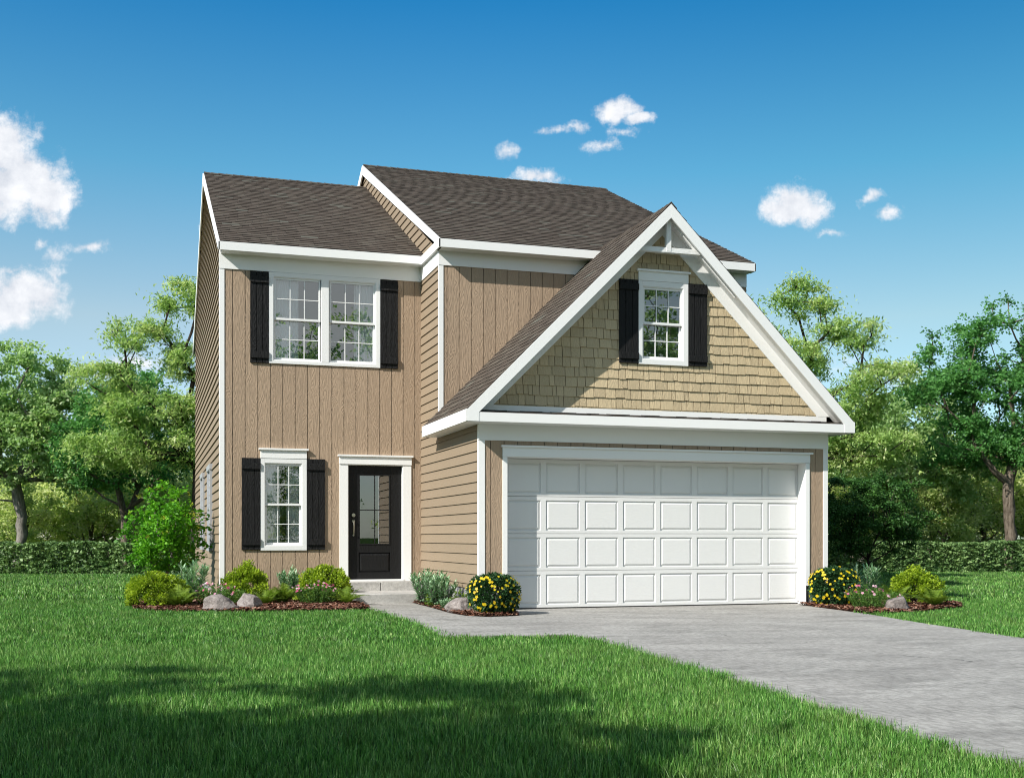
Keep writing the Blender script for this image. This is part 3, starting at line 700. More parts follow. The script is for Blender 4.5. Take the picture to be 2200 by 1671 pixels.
# ------------------------------------------------------------------ foliage engines
def leaf_mesh(name, C, m, size, r, aspect=.55, normal_up=.5, rnd=None, dirs=None, fold=.25, droop=0.0):
    """one folded 2-quad leaf at each centre C"""
    n = len(C)
    if dirs is None:
        d = r.normal(size=(n, 3)); d[:, 2] = d[:, 2] * .45 - droop
    else: d = dirs + r.normal(size=(n, 3)) * .35
    d /= np.linalg.norm(d, axis=1)[:, None] + 1e-9
    up = r.normal(size=(n, 3)) * (1 - normal_up) + np.array([0, 0, 1.0]) * normal_up
    s = np.cross(d, up); s /= np.linalg.norm(s, axis=1)[:, None] + 1e-9
    nn = np.cross(s, d)
    L_ = (size * r.uniform(.65, 1.25, n))[:, None]; W_ = L_ * aspect * .5
    b = C - d * L_ * .5; t = C + d * L_ * .5 - nn * L_ * .12; mid = C + d * L_ * 0.02
    l = mid - s * W_ + nn * W_ * fold; rr_ = mid + s * W_ + nn * W_ * fold
    V = np.stack([b, l, t, rr_], 1).reshape(-1, 3)
    F_ = np.arange(4 * n).reshape(-1, 4)
    if rnd is None: rnd = r.random(n)
    return np_mesh(name, V, F_, m, {'rnd': np.repeat(np.clip(rnd, 0, 1), 4)})
def skeleton(targets, root, trunk_top, r, bend=.1):
    nodes = [np.array(root, float)]; par = [-1]; plen = [0.0]
    T = np.array(trunk_top, float); k = 7
    for i in range(1, k + 1):
        t = i / k; p = nodes[0] * (1 - t) + T * t + np.append(r.normal(size=2) * bend * .35 * math.sin(math.pi * t), 0)
        nodes.append(p); par.append(len(nodes) - 2); plen.append(plen[-1] + np.linalg.norm(nodes[-1] - nodes[-2]))
    forbid = 4
    order = np.argsort(np.linalg.norm(targets - T, axis=1)); ends = []
    for q in order:
        p = targets[q]; A = np.array(nodes[forbid:]); dv = p - A; dist = np.linalg.norm(dv, axis=1)
        cost = dist + .35 * np.array(plen[forbid:]) + np.where(A[:, 2] > p[2] + .1, (A[:, 2] - p[2]) * 1.6, 0)
        j = int(np.argmin(cost)) + forbid; a = nodes[j]; L_ = np.linalg.norm(p - a); m_ = max(1, int(L_ / .5)); prev = j
        for i in range(1, m_ + 1):
            t = i / m_; w = a * (1 - t) + p * t; w = w + np.array([0, 0, 1]) * L_ * .10 * math.sin(math.pi * t) * (-1 if p[2] > a[2] else 1) + r.normal(size=3) * bend * .12 * (t < 1)
            nodes.append(w); par.append(prev); plen.append(plen[prev] + np.linalg.norm(w - nodes[prev])); prev = len(nodes) - 1
        ends.append(prev)
    return np.array(nodes), par, ends
def limb_mesh(name, nodes, par, m, tip=.012, trunk_r=.16, seg=7, power=2.4):
    n = len(nodes); a = np.zeros(n); ch = np.zeros(n)
    for p in par:
        if p >= 0: ch[p] += 1
    rad = np.where(ch == 0, 1.0, 0.0)
    acc = rad.copy()
    for i in range(n - 1, 0, -1):
        if acc[i] == 0: acc[i] = 1
        acc[par[i]] += acc[i]
    rr_ = acc ** (1 / power); rr_ = tip + (trunk_r - tip) * (rr_ - 1) / (rr_[1] - 1 + 1e-9)
    rr_[0] = rr_[1] * 1.35
    V = []; F_ = []
    main = {}
    for i in range(1, n):
        p = par[i]
        if p not in main or rr_[i] > rr_[main[p]]: main[p] = i
    ring = {}; frs = {}
    def nrm(v): return v / (np.linalg.norm(v) + 1e-9)
    def mk(c, s_, t_, rad_):
        b0 = len(V)
        for q in range(seg):
            an = 6.2832 * q / seg; V.append(c + (s_ * math.cos(an) + t_ * math.sin(an)) * rad_ * (1 + .10 * math.sin(an * 2 + len(V) * .37)))
        return b0
    for i in range(n):
        din = nrm(nodes[i] - nodes[par[i]]) if par[i] >= 0 else nrm(nodes[1] - nodes[0])
        d = nrm(din + nrm(nodes[main[i]] - nodes[i])) if i in main else din
        ps = frs[par[i]] if par[i] >= 0 else np.array([1.0, .1, 0])
        s_ = nrm(ps - d * (ps @ d)); t_ = np.cross(d, s_); frs[i] = s_; ring[i] = mk(nodes[i], s_, t_, rr_[i])
        if par[i] >= 0:
            if main[par[i]] == i: b0 = ring[par[i]]
            else:
                s2 = nrm(s_ - din * (s_ @ din)); b0 = mk(nodes[par[i]] - din * rr_[par[i]] * .3, s2, np.cross(din, s2), min(rr_[par[i]], rr_[i] * 1.5))
            for q in range(seg): F_.append((b0 + q, b0 + (q + 1) % seg, ring[i] + (q + 1) % seg, ring[i] + q))
    return np_mesh(name, np.array(V), np.array(F_), m, smooth=True)
def crown_targets(lobes, n, r, shell=.45):
    """lobes: (cx,cy,cz,rx,ry,rz)"""
    vol = np.array([l[3] * l[4] * l[5] for l in lobes]) ** .8; pick = r.choice(len(lobes), n, p=vol / vol.sum()); P = []
    for k in pick:
        l = lobes[k]; d = r.normal(size=3); d /= np.linalg.norm(d); rad = r.uniform(shell, 1.0) ** .7
        P.append([l[0] + d[0] * l[3] * rad, l[1] + d[1] * l[4] * rad, l[2] + d[2] * l[5] * rad])
    return np.array(P)
def make_tree(name, lobes, ncl, per, crad, lsize, leafm, bark, trunk_top, trunk_r, seed, flat=.45, aspect=.6, droop=.25, up=.55, tip=.012):
    """returns (crown mesh, trunk mesh); tree stands at its own origin"""
    r = np.random.default_rng(seed); T = crown_targets(lobes, ncl, r)
    nodes, par, ends = skeleton(T, (0, 0, -.1), trunk_top, r)
    trunk = limb_mesh('trunk', nodes, par, bark, tip, trunk_r)
    C = []; R_ = []
    E_ = nodes[ends]
    for e in E_:
        k = int(per * r.uniform(.5, 1.5)); cr = crad * r.uniform(.6, 1.35)
        # spray: twiglets radiating from the end, leaves along them
        nt_ = max(3, k // 9); base = r.random()
        for _ in range(nt_):
            d = r.normal(size=3); d[2] = d[2] * flat + .05; d /= np.linalg.norm(d); L_ = cr * r.uniform(.4, 1.1); m_ = k // nt_ + 1
            t = r.uniform(.15, 1, m_)[:, None]; p = e + d * L_ * t + r.normal(size=(m_, 3)) * lsize * .55; p[:, 2] -= (t[:, 0] ** 2) * L_ * droop * .5
            C.append(p); R_.append(np.clip(base * .55 + r.random(m_) * .45 + r.normal() * .05, 0, 1))
    C = np.concatenate(C); R_ = np.concatenate(R_)
    crown = leaf_mesh('crown', C, leafm, lsize, r, aspect, up, R_, droop=droop)
    return crown, trunk
def place_tree(meshes, name, loc, rz, scale, label, cat, group=None):
    e = empty(name, loc, rz, label=label, cat=cat, group=group); e.scale = (scale,) * 3
    obj('crown', meshes[0], e); obj('trunk', meshes[1], e); return e
def fwd(D, u):        # point at distance D along the view, offset u (photo px) sideways
    s = D * (u - 1100) / 2478
    return (math.sin(PSI) * D + math.cos(PSI) * s, math.cos(PSI) * D - math.sin(PSI) * s, LAWN_Z)
def rl(*L_):  # lobes given as (side, up, rside, rup[, depth offset])
    return [(math.cos(PSI) * l[0], -math.sin(PSI) * l[0] + (l[4] if len(l) > 4 else 0), l[1], l[2], l[2] * .9, l[3]) for l in L_]
TS = {}
TS['maple'] = make_tree('maple', rl((0, 5.9, 1.6, 1.5), (1.3, 4.7, 1.5, 1.2), (-1.4, 4.9, 1.5, 1.3), (.3, 3.9, 2.1, 1.2), (2.0, 3.3, 1.3, .8), (-1.9, 3.4, 1.2, .8)), 290, 150, .62, .125, LF['maple'], M['barkg'], (.15, .1, 1.7), .17, 21, .35, .75, .5, .6)
TS['green'] = make_tree('green', rl((0, 5.0, 1.7, 1.3), (1.1, 4.0, 1.4, 1.2), (-1.2, 3.9, 1.4, 1.2), (0, 3.3, 1.8, 1.0)), 220, 140, .5, .095, LF['green'], M['bark'], (.05, 0, 1.6), .13, 22, .6, .7, .2, .3)
TS['tier'] = make_tree('tier', rl((-.3, 8.0, .9, .8), (1.3, 7.3, 1.0, .55), (-1.6, 7.0, 1.1, .5), (2.2, 6.2, 1.2, .5), (.2, 6.4, 1.4, .7), (-2.6, 5.7, 1.1, .45), (1.0, 5.1, 1.5, .6), (-1.3, 4.9, 1.6, .6), (2.8, 4.6, 1.2, .45), (2.0, 3.6, 1.5, .55), (-2.3, 3.7, 1.4, .5), (0, 3.9, 1.5, .7)), 400, 150, .62, .135, LF['tier'], M['barkd'], (0, 0, 3.2), .2, 23, .3, .34, .6, .7)
TS['under'] = make_tree('under', rl((0, 3.6, 1.5, 1.0), (1.0, 2.6, 1.3, .9), (-1.1, 2.5, 1.3, .9), (0, 1.7, 1.6, .8)), 110, 105, .66, .14, LF['under'], M['bark'], (.1, 0, 1.3), .10, 24, .5, .55, .35, .45)
TS['under2'] = make_tree('under2', rl((.2, 3.0, 1.6, 1.1), (-.9, 1.9, 1.3, .9), (1.2, 1.8, 1.2, .8)), 100, 110, .6, .13, LF['under'], M['barkd'], (-.2, 0, 1.0), .08, 25, .6, .5, .35, .4)
TS['big'] = make_tree('big', rl((0, 6.6, 1.7, 1.4), (1.6, 6.0, 1.5, 1.3), (-1.7, 6.2, 1.2, 1.0), (-2.2, 5.2, 1.2, .9), (2.2, 4.6, 1.6, 1.2), (-.4, 5.0, 2.1, 1.3), (-1.4, 3.8, 1.5, .8), (1.0, 3.8, 1.7, .8)), 380, 165, .54, .09, LF['green'], M['bark'], (-.1, 0, 2.6), .165, 26, .6, .7, .2, .3)
TS['jmap'] = make_tree('jmap', rl((-.6, 1.9, .8, .45), (.5, 2.05, .9, .42), (0, 1.5, 1.2, .4), (1.1, 1.5, .6, .35), (-.9, 1.35, .6, .3), (.1, 1.05, 1.0, .35), (.8, .95, .6, .3), (-.5, .85, .5, .25)), 210, 150, .3, .065, LF['jmap'], M['barkd'], (.05, 0, .45), .03, 27, .3, .5, .3, .6, .006)
TS['shrub'] = make_tree('shrub', [(0, 0, 1.55, .5, .5, .42), (.28, 0, 1.2, .55, .5, .4), (-.25, 0, 1.15, .55, .5, .42), (0, 0, .8, .6, .55, .32)], 120, 42, .22, .075, LF['shrubtree'], M['barkg'], (.02, 0, .38), .035, 28, .7, .62, .3, .4, .004)

TS['sparse'] = make_tree('sparse', rl((0, 6.6, 1.7, 1.2), (1.8, 5.6, 1.4, 1.0), (-2.0, 5.8, 1.3, .9), (0, 4.8, 2.2, .9), (2.2, 4.2, 1.2, .6), (-1.8, 4.0, 1.3, .6)), 75, 75, .5, .12, LF['maple'], M['bark'], (-.1, 0, 2.6), .13, 30, .6, .7, .2, .3)
TS['open'] = make_tree('open', rl((0, 6.6, 1.7, 1.2), (1.8, 5.6, 1.4, 1.0), (-2.0, 5.8, 1.3, .9), (0, 4.8, 2.2, .9), (2.2, 4.2, 1.2, .6), (-1.8, 4.0, 1.3, .6)), 120, 120, .48, .11, LF['green'], M['bark'], (-.1, 0, 2.6), .16, 29, .6, .7, .2, .3)
# background trees
place_tree(TS['maple'], 'maple_tree', fwd(38, 38), .2, 1.04, 'light green layered maple with forked grey trunk at left edge', 'tree')
place_tree(TS['green'], 'broadleaf_tree', fwd(37, 268), 1.1, 1.05, 'darker green tree with brown forked trunk behind the hedge, left of the house', 'tree')
place_tree(TS['tier'], 'tiered_tree', fwd(34.0, 428), .3, .99, 'tall yellow green tree rising behind the left wall of the house', 'tree')
place_tree(TS['tier'], 'tiered_tree', fwd(36, 1700), 2.6, 1.04, 'tall yellow green tree rising behind the garage gable on the right', 'tree')
place_tree(TS['maple'], 'maple_tree', fwd(41, 1965), 2.3, .93, 'pale green tree with thin trunk between garage and big dark tree', 'tree')
place_tree(TS['maple'], 'maple_tree', fwd(46, 1850), 4.1, .85, 'pale green tree just right of the garage eave', 'tree')
place_tree(TS['big'], 'broadleaf_tree', fwd(37, 2172), 0.0, 1.09, 'big dark green tree with rough thick trunk at right edge', 'tree')
k = 0; ru = random.Random(5)
for (u, D, sc, t) in [(-160, 44, 1.2, 'under'), (60, 41, .75, 'under2'), (130, 46, 1.0, 'under'), (190, 42, .85, 'under'), (245, 47, 1.1, 'under2'), (330, 43, .95, 'under'), (395, 40, .9, 'under2'), (-40, 43, .9, 'under2'),
                      (20, 55, .95, 'under2'), (300, 56, .95, 'under'), (170, 58, 1.05, 'under2'), (430, 54, 1.0, 'under'),
                      (1800, 42, .95, 'under'), (1870, 48, 1.1, 'under2'), (1940, 44, .9, 'under2'), (2030, 40, .8, 'under'), (2110, 43, 1.0, 'under'), (2200, 45, 1.1, 'under2'), (2290, 42, 1.0, 'under'),
                      (1830, 58, 1.05, 'under'), (2000, 57, 1.05, 'under2'), (2150, 59, 1.05, 'under'), (2270, 56, .95, 'under2'), (1755, 52, 1.2, 'under2'), (620, 45, 1.1, 'under'), (1500, 48, 1.2, 'under')] + [(u_, 63 + (i_ * 7) % 11, 1.45 + .12 * (i_ % 3), ('under', 'under2')[i_ % 2]) for i_, u_ in enumerate((-190, -90, -5, 75, 160, 235, 320, 405, 1745, 1815, 1890, 1975, 2060, 2140, 2225, 2310))]:
    side = 'left of the house' if u < 1000 else 'right of the house'
    place_tree(TS[t], 'understory_tree', fwd(D, u), ru.random() * 6.28, sc, ('small' if D < 60 else 'distant pale') + ' leafy woodland tree behind the hedge, ' + side, 'tree', 'small trees behind the hedge, ' + side)
place_tree(TS['jmap'], 'maple_shrub', fwd(29.5, 1862), .3, 1.12, 'low very dark green tree with thin stems beside the garage', 'tree')
# young bright tree with blossoms
st = place_tree(TS['shrub'], 'young_tree', (.27, 21.0, LAWN_Z), .4, 1.0, 'small bright green tree with yellow blossoms beside the house corner', 'tree')
r = np.random.default_rng(77); tg = crown_targets([(0, 0, 1.5, .6, .6, .5), (.1, 0, 1.05, .75, .7, .45)], 34, r, .85); C = np.repeat(tg, 22, 0) + r.normal(size=(34 * 22, 3)) * .022
obj('blossom', leaf_mesh('blossom', C, LF['bud'], .02, r, .8), st)
# trees outside the frame: shade on the lawn and reflections in the glass
for i, (x, y, s, t, rz) in enumerate([(-7.6, 1.7, 1.08, 'maple', .5), (-6.9, 4.0, .95, 'open', 2.2), (-12.0, 5.0, 1.05, 'open', 3.0)]):
    place_tree(TS[t], 'lawn_tree', (x, y, LAWN_Z), rz, s, ['wide tree left of the frame shading the lawn', 'leafy tree beside the viewer shading the near lawn', 'rounded tree far left of the frame shading the lawn'][i], 'tree')
for i, (x, y, s, t, rz) in enumerate([(3.5, -13, 1.6, 'sparse', .5), (-3.5, -15, 1.6, 'sparse', 1.9), (-9, -11, 1.7, 'maple', 2.2), (8.8, -14, 1.5, 'sparse', 4.0), (18.6, -13, 1.6, 'sparse', 3.0), (22.5, -15, 1.75, 'sparse', 1.0), (14, -17, 1.6, 'sparse', 2.0), (6.5, -11, .95, 'under', .3), (1.5, -11, .9, 'under2', 1.3), (11.5, -12, 1.0, 'under', 2.3)]):
    place_tree(TS[t], 'street_tree', (x, y, LAWN_Z), rz, s, 'tree across the street mirrored in the window panes', 'tree', 'trees mirrored in the windows')

# hedges
def hedge(u0, u1, D, seed, label):
    r = np.random.default_rng(seed); a = np.array(fwd(D, u0)); b = np.array(fwd(D, u1)); L_ = np.linalg.norm(b - a); t = (b - a) / L_; nrm = np.array([-t[1], t[0], 0])
    h, w = .93, .9; n = int(L_ * 2000)
    s = r.random(n) * L_; kind = r.random(n)
    hh = r.random(n) * h; dd = np.where(kind < .55, r.exponential(.07, n), r.random(n) * w)
    top = (kind > .55) & (kind < .85); hh = np.where(top, h - r.exponential(.06, n), hh); hh = np.clip(hh, 0.02, h)
    lump = .05 * np.sin(s * 2.1) + .05 * np.sin(s * 5.3 + 1 + hh * 4) + .07 * np.sin(s * 13 + 3 * np.sin(hh * 9)) * np.sin(hh * 17 + s * 3)
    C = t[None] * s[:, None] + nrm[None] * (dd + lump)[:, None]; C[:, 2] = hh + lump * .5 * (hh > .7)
    rnd = np.clip(.5 - 2.2 * (lump - .02) + r.normal(size=n) * .28 + .2 * hh, 0, 1)  # shading put into leaf colour: hollows darker, bulges and top lighter
    e = empty('hedge', tuple(a), 0, label=label, cat='hedge')
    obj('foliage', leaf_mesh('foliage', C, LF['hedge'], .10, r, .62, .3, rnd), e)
    # woody stems inside
    mb = MB(); x = 0
    while x < L_:
        p = t * x + nrm * (w * .5); mb.tube((p[0], p[1], 0), (p[0] + r.normal() * .08, p[1] + r.normal() * .08, .75), .02, .01, 5); x += .28
    o = mb.build('stem', M['barkd'], e)
hedge(-140, 520, 32.4, 31, 'clipped low green hedge left of the house')
hedge(1690, 2420, 34.2, 32, 'clipped low green hedge right of the garage')

# ---- garden plants
def dome_leaves(rx, rz, n, size, m, seed, aspect=.6, shell=.72, lump=.10, rmix=None, up=.4, ncl=95, cs=.062):
    """a mound made of many small leafy sprigs, so that it stays clumpy with dark hollows between"""
    r = np.random.default_rng(seed); d = r.normal(size=(ncl, 3)); d[:, 2] = np.abs(d[:, 2]) * .9; d /= np.linalg.norm(d, axis=1)[:, None]
    rad = r.uniform(shell, 1.0, ncl) * (1 + r.normal(size=ncl) * lump * .5); cc = d * rad[:, None] * np.array([rx, rx, rz]) * .9
    k = r.integers(0, ncl, n); off = r.normal(size=(n, 3)); off /= np.linalg.norm(off, axis=1)[:, None]; off *= (cs * r.random((n, 1)) ** .4) * (rx / .46); off[:, 2] *= .8
    C = cc[k] + off; C[:, 2] = np.abs(C[:, 2]) + .02
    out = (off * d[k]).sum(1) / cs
    rnd = np.clip(.42 + .38 * out + .14 * r.normal(size=ncl)[k] + .15 * r.normal(size=n), 0, 1)  # shade put into leaf colour: darker towards the inside of each sprig
    return leaf_mesh('foliage', C, m, size, r, aspect, up, rnd, dirs=d[k] * .5 + off / cs)
def stems(n, rx, rz, m, seed, r0=.006):
    r = np.random.default_rng(seed); mb = MB()
    for _ in range(n):
        a = r.random() * 6.28; q = r.random() ** .6
        mb.tube((.03 * math.cos(a), .03 * math.sin(a), -.02), (rx * q * math.cos(a) * .8, rx * q * math.sin(a) * .8, rz * math.sqrt(max(0, 1 - q * q)) * .85), r0, r0 * .4, 5, False)
    me = mb.mesh('stem'); me.materials.append(m); return me
def plant(name, loc, label, cat, group, parts, rz=0, sc=1):
    e = empty(name, (loc[0], loc[1], .01), rz, label=label, cat=cat, group=group); e.scale = (sc,) * 3 if not isinstance(sc, tuple) else sc
    for nm, me in parts: obj(nm, me, e)
    return e
# golden mounds
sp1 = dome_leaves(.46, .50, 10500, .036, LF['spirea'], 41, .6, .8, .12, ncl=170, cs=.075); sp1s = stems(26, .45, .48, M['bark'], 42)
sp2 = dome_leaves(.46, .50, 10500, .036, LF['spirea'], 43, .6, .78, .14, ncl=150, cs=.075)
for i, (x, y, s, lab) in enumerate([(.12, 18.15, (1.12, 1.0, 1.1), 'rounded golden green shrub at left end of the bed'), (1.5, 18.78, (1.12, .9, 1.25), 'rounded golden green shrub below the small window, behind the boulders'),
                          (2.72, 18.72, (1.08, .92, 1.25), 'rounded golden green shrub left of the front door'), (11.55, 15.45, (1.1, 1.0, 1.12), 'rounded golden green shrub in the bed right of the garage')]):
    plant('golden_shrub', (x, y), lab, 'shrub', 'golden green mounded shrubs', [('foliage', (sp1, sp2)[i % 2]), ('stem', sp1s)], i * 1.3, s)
# blade-leaved plants (long narrow leaves on upright stems)
def blades(rx, h, nst, per, ll, lw, m, seed, lean=.6):
    r = np.random.default_rng(seed); V = []; A = []; n0 = 0
    mbs = MB()
    for s in range(nst):
        a = r.random() * 6.28; q = r.random() ** .5; hx = h * r.uniform(.65, 1.0) * (1 - .35 * q)
        tip = np.array([rx * .75 * q * math.cos(a), rx * .75 * q * math.sin(a), hx * .9]); base = np.array([rx * .25 * q * math.cos(a), rx * .25 * q * math.sin(a), 0])
        mbs.tube(tuple(base), tuple(tip), .005, .002, 5, False)
        for j in range(per):
            t = .12 + .88 * (j + r.random()) / per; p = base * (1 - t) + tip * t; b = r.random() * 6.28; el = .15 + .95 * t + r.normal() * .15
            d = np.array([math.cos(b) * math.cos(el), math.sin(b) * math.cos(el), math.sin(el)]); L_ = ll * r.uniform(.7, 1.15) * (1.0 - .35 * t)
            sd = np.cross(d, [0, 0, 1]); sd = sd / (np.linalg.norm(sd) + 1e-9) * lw * .5; dr = np.array([0, 0, -1]) * L_ * .22
            q0 = p; q1 = p + d * L_ * .5 + dr * .15; q2 = p + d * L_ + dr
            V += [q0 - sd * .35, q0 + sd * .35, q1 + sd, q1 - sd, q1 - sd, q1 + sd, q2 + sd * .08, q2 - sd * .08]; A += [min(1, max(0, r.random() * .75 + .25 * t))] * 8
    V = np.array(V); me = np_mesh('foliage', V, np.arange(len(V)).reshape(-1, 4), m, {'rnd': np.array(A)})
    ms = mbs.mesh('stem'); ms.materials.append(M['barkg']); return me, ms
bl1 = blades(.30, .66, 16, 26, .21, .024, LF['spiky'], 51); bl2 = blades(.25, .55, 34, 34, .11, .017, LF['spiky'], 52)
for x, y, s, b, lab in [(.66, 19.6, 1.3, bl1, 'silvery long leaved plant at the left house corner'), (2.25, 18.98, 1.38, bl2, 'silvery narrow leaved plant between two golden shrubs'),
                        (4.12, 17.45, 1.36, bl2, 'silvery plant right of the entry step, left of its pair'), (4.15, 16.70, 1.34, bl2, 'silvery plant against the garage side wall, right of its pair'), (11.05, 16.1, 1.22, bl1, 'silvery long leaved plant in the bed right of the garage'), ]:
    plant('silver_plant', (x, y), lab, 'plant', 'silvery narrow leaved plants', [('foliage', b[0]), ('stem', b[1])], x * 3, s)
plant('silver_plant', (4.06, 15.95), 'low silvery tuft behind the boulder near the garage corner', 'plant', 'silvery narrow leaved plants', [('foliage', bl2[0]), ('stem', bl2[1])], 1, (.62, .62, .42))
# ferns
def fern(nf, L0, seed, m=LF['fern']):
    r = np.random.default_rng(seed); V = []; A = []
    mbs = MB()
    for s in range(nf):
        a = 6.283 * (s + r.random() * .6) / nf; el = r.uniform(.6, 1.25); L_ = L0 * r.uniform(.75, 1.1); base = np.zeros(3); rndb = r.random() * .5
        pts = []
        for k in range(12):
            t = k / 11; e2 = el - t * t * 1.1; pts.append(base.copy()); base = base + np.array([math.cos(a) * math.cos(e2), math.sin(a) * math.cos(e2), math.sin(e2)]) * L_ / 11
        for k in range(11): mbs.tube(tuple(pts[k]), tuple(pts[k + 1]), .003, .002, 4, False)
        for k in range(1, 36):
            t = k / 36; f = t * 11; i = min(10, int(f)); p = pts[i] * (1 - (f - i)) + pts[i + 1 if i < 11 else i] * (f - i); dir_ = pts[min(11, i + 1)] - pts[i]; dir_ /= np.linalg.norm(dir_) + 1e-9
            sd = np.array([-math.sin(a), math.cos(a), 0]); w = L0 * .21 * math.sin(math.pi * min(1, t * .9 + .12)) ** .8
            for sg in (-1, 1):
                q = p + (sd * sg + dir_ * .45 + np.array([0, 0, .05 - .25 * r.random()])) * w; th = dir_ * L_ * .013
                V += [p - th, p + th, q + th * .25, q - th * .25]; A += [min(1, rndb + .5 * t + r.random() * .2)] * 4
    V = np.array(V); me = np_mesh('frond', V, np.arange(len(V)).reshape(-1, 4), m, {'rnd': np.array(A)}); ms = mbs.mesh('stem'); ms.materials.append(m); return me, ms
f1 = fern(22, .42, 61); f2 = fern(18, .40, 62)
for x, y, s, b, lab in [(.42, 17.72, 1.0, f1, 'green fern in front of the leftmost golden shrub'), (1.72, 18.0, .9, f2, 'green fern right of the boulders'), (2.0, 18.25, 1.0, f1, 'green fern below the silvery plant at the bed middle'), (2.92, 17.75, .95, f2, 'green fern beside the front walk'),
                        (10.75, 14.9, 1.0, f1, 'green fern left of the golden shrub right of the garage'), (11.2, 14.55, 1.1, f2, 'green fern at the right end of the garage bed')]:
    plant('fern', (x, y), lab, 'fern', 'ferns in the garden beds', [('frond', b[0]), ('stem', b[1])], x * 2, s)
# low olive shrubs in the centre bed
ol = dome_leaves(.2, .3, 1700, .03, LF['fern'], 71, .45, .5, .2); ols = stems(14, .18, .27, M['bark'], 72)
for x, y, s, lab in [(4.12, 16.75, 1.0, 'small olive green shrub between the two silvery plants'), (4.3, 16.15, .9, 'small olive green shrub behind the boulder by the garage corner')]:
    plant('olive_shrub', (x, y), lab, 'shrub', 'small olive shrubs by the garage side', [('foliage', ol), ('stem', ols)], x, s)
# flowers
def flower_variants(m, size, seed, petals=5, k=4):
    out = []
    for j in range(k):
        r = np.random.default_rng(seed + j); V = []; A = []
        for q in range(petals):
            a = 6.2832 * q / petals + j; rad = np.array([math.cos(a), math.sin(a), 0]); tan = np.array([-math.sin(a), math.cos(a), 0]); z = np.array([0, 0, 1]) * size * .15
            V += [np.zeros(3), (rad * .6 + tan * .34) * size + z, rad * size + z * .4, (rad * .6 - tan * .34) * size + z]; A += [(j + .5) / k] * 4
        out.append(np_mesh('flower', np.array(V), np.arange(len(V)).reshape(-1, 4), m, {'rnd': np.array(A)}))
    return out
def put_flowers(e, variants, C, D, seed):
    r = random.Random(seed)
    for c, d in zip(C, D):
        o = obj('flower', variants[r.randrange(len(variants))], e, tuple(c)); o.rotation_euler = Vector(d).to_track_quat('Z', 'Y').to_euler(); k = r.uniform(.75, 1.25); o.scale = (k, k, k)
def perennials(rx, h, seed):
    r = np.random.default_rng(seed); C = []; Dd = []; FC = []; mbs = MB()
    for s in range(60):
        a = r.random() * 6.28; q = r.random() ** .5; hh = h * r.uniform(.7, 1.0) * (1 - .3 * q); tip = np.array([rx * q * math.cos(a), rx * q * math.sin(a), hh]); base = tip * np.array([.6, .6, 0])
        mbs.tube(tuple(base), tuple(tip), .004, .002, 4, False)
        k = 48; t = r.random(k)[:, None] ** .8; p = base * (1 - t) + tip * t; ang = r.random(k) * 6.28; d = np.column_stack([np.cos(ang), np.sin(ang), np.full(k, .6)]); C.append(p + d * .018); Dd.append(d)
        if r.random() < .8:
            for _ in range(r.integers(1, 4)): FC.append(tip + r.normal(size=3) * np.array([.022, .022, .012]) + np.array([0, 0, .01]))
    C = np.concatenate(C); me = leaf_mesh('foliage', C, LF['peren'], .042, r, .26, .4, None, dirs=np.concatenate(Dd)); FC = np.array(FC); FD = r.normal(size=FC.shape) * .5 + np.array([-.2, -.7, .6])
    fl = (FC, FD); ms = mbs.mesh('stem'); ms.materials.append(LF['peren']); return me, fl, ms
PV = flower_variants(LF['pink'], .020, 300); YV = flower_variants(LF['yellow'], .021, 310)
pf = [perennials(.44, .37, 81), perennials(.40, .36, 85)]
for i, (x, y, s, lab) in enumerate([(1.02, 18.05, 1.0, 'pink flowering plant behind the left boulders'), (2.52, 17.95, 1.0, 'pink flowering plant in front of the golden shrub near the door'), (9.98, 14.35, 1.0, 'pink flowering plant beside the yellow flowers right of the garage')]):
    b = pf[i % 2]; e = plant('pink_flowers', (x, y), lab, 'flowers', 'pink flowering plants', [('foliage', b[0]), ('stem', b[2])], (0, .5, .3)[i], s); put_flowers(e, PV, b[1][0][:46], b[1][1][:46], i)
def yellow_bush(seed):
    r = np.random.default_rng(seed); n = 6500; d = r.normal(size=(n, 3)); d /= np.linalg.norm(d, axis=1)[:, None]; rad = (.5 + .5 * r.random(n) ** .6)[:, None]
    sq = lambda q: (np.abs(q) ** 2.8).sum(1, keepdims=True) ** (-1 / 2.8)
    ctr = np.array([0, 0, .28]); C = ctr + d * rad * sq(d) * np.array([.335, .335, .275]) * (1 + .07 * np.sin(d[:, :1] * 9 + 2) * np.sin(d[:, 2:3] * 8)); C[:, 2] = np.abs(C[:, 2])
    me = leaf_mesh('foliage', C, LF['dkleaf'], .05, r, .42, .3, None, dirs=d)
    nf = 110; d = r.normal(size=(nf, 3)); d[:, 1] = np.where(d[:, 1] > .3, -d[:, 1], d[:, 1]); d /= np.linalg.norm(d, axis=1)[:, None]; d = d[d[:, 2] > -.85][:99]
    FC = ctr + d * sq(d) * np.array([.345, .345, .285]); FC[:, 2] = np.maximum(FC[:, 2], .03)
    return me, (FC, d + np.array([0, -.3, .2])), stems(16, .25, .4, M['barkd'], seed + 2)
yb = yellow_bush(91)
e = plant('yellow_flower_bush', (4.45, 14.93), 'round dark leaved bush of yellow flowers at the left garage corner', 'shrub', 'yellow flowering bushes', [('foliage', yb[0]), ('stem', yb[2])], .2, (1, 1, .98))
put_flowers(e, YV, yb[1][0], yb[1][1], 5)
e = plant('yellow_flower_bush', (9.86, 15.12), 'round dark leaved bush of yellow flowers at the right garage corner', 'shrub', 'yellow flowering bushes', [('foliage', yb[0]), ('stem', yb[2])], -.35, (1.08, .9, 1.06))
put_flowers(e, YV, yb[1][0], yb[1][1], 6)
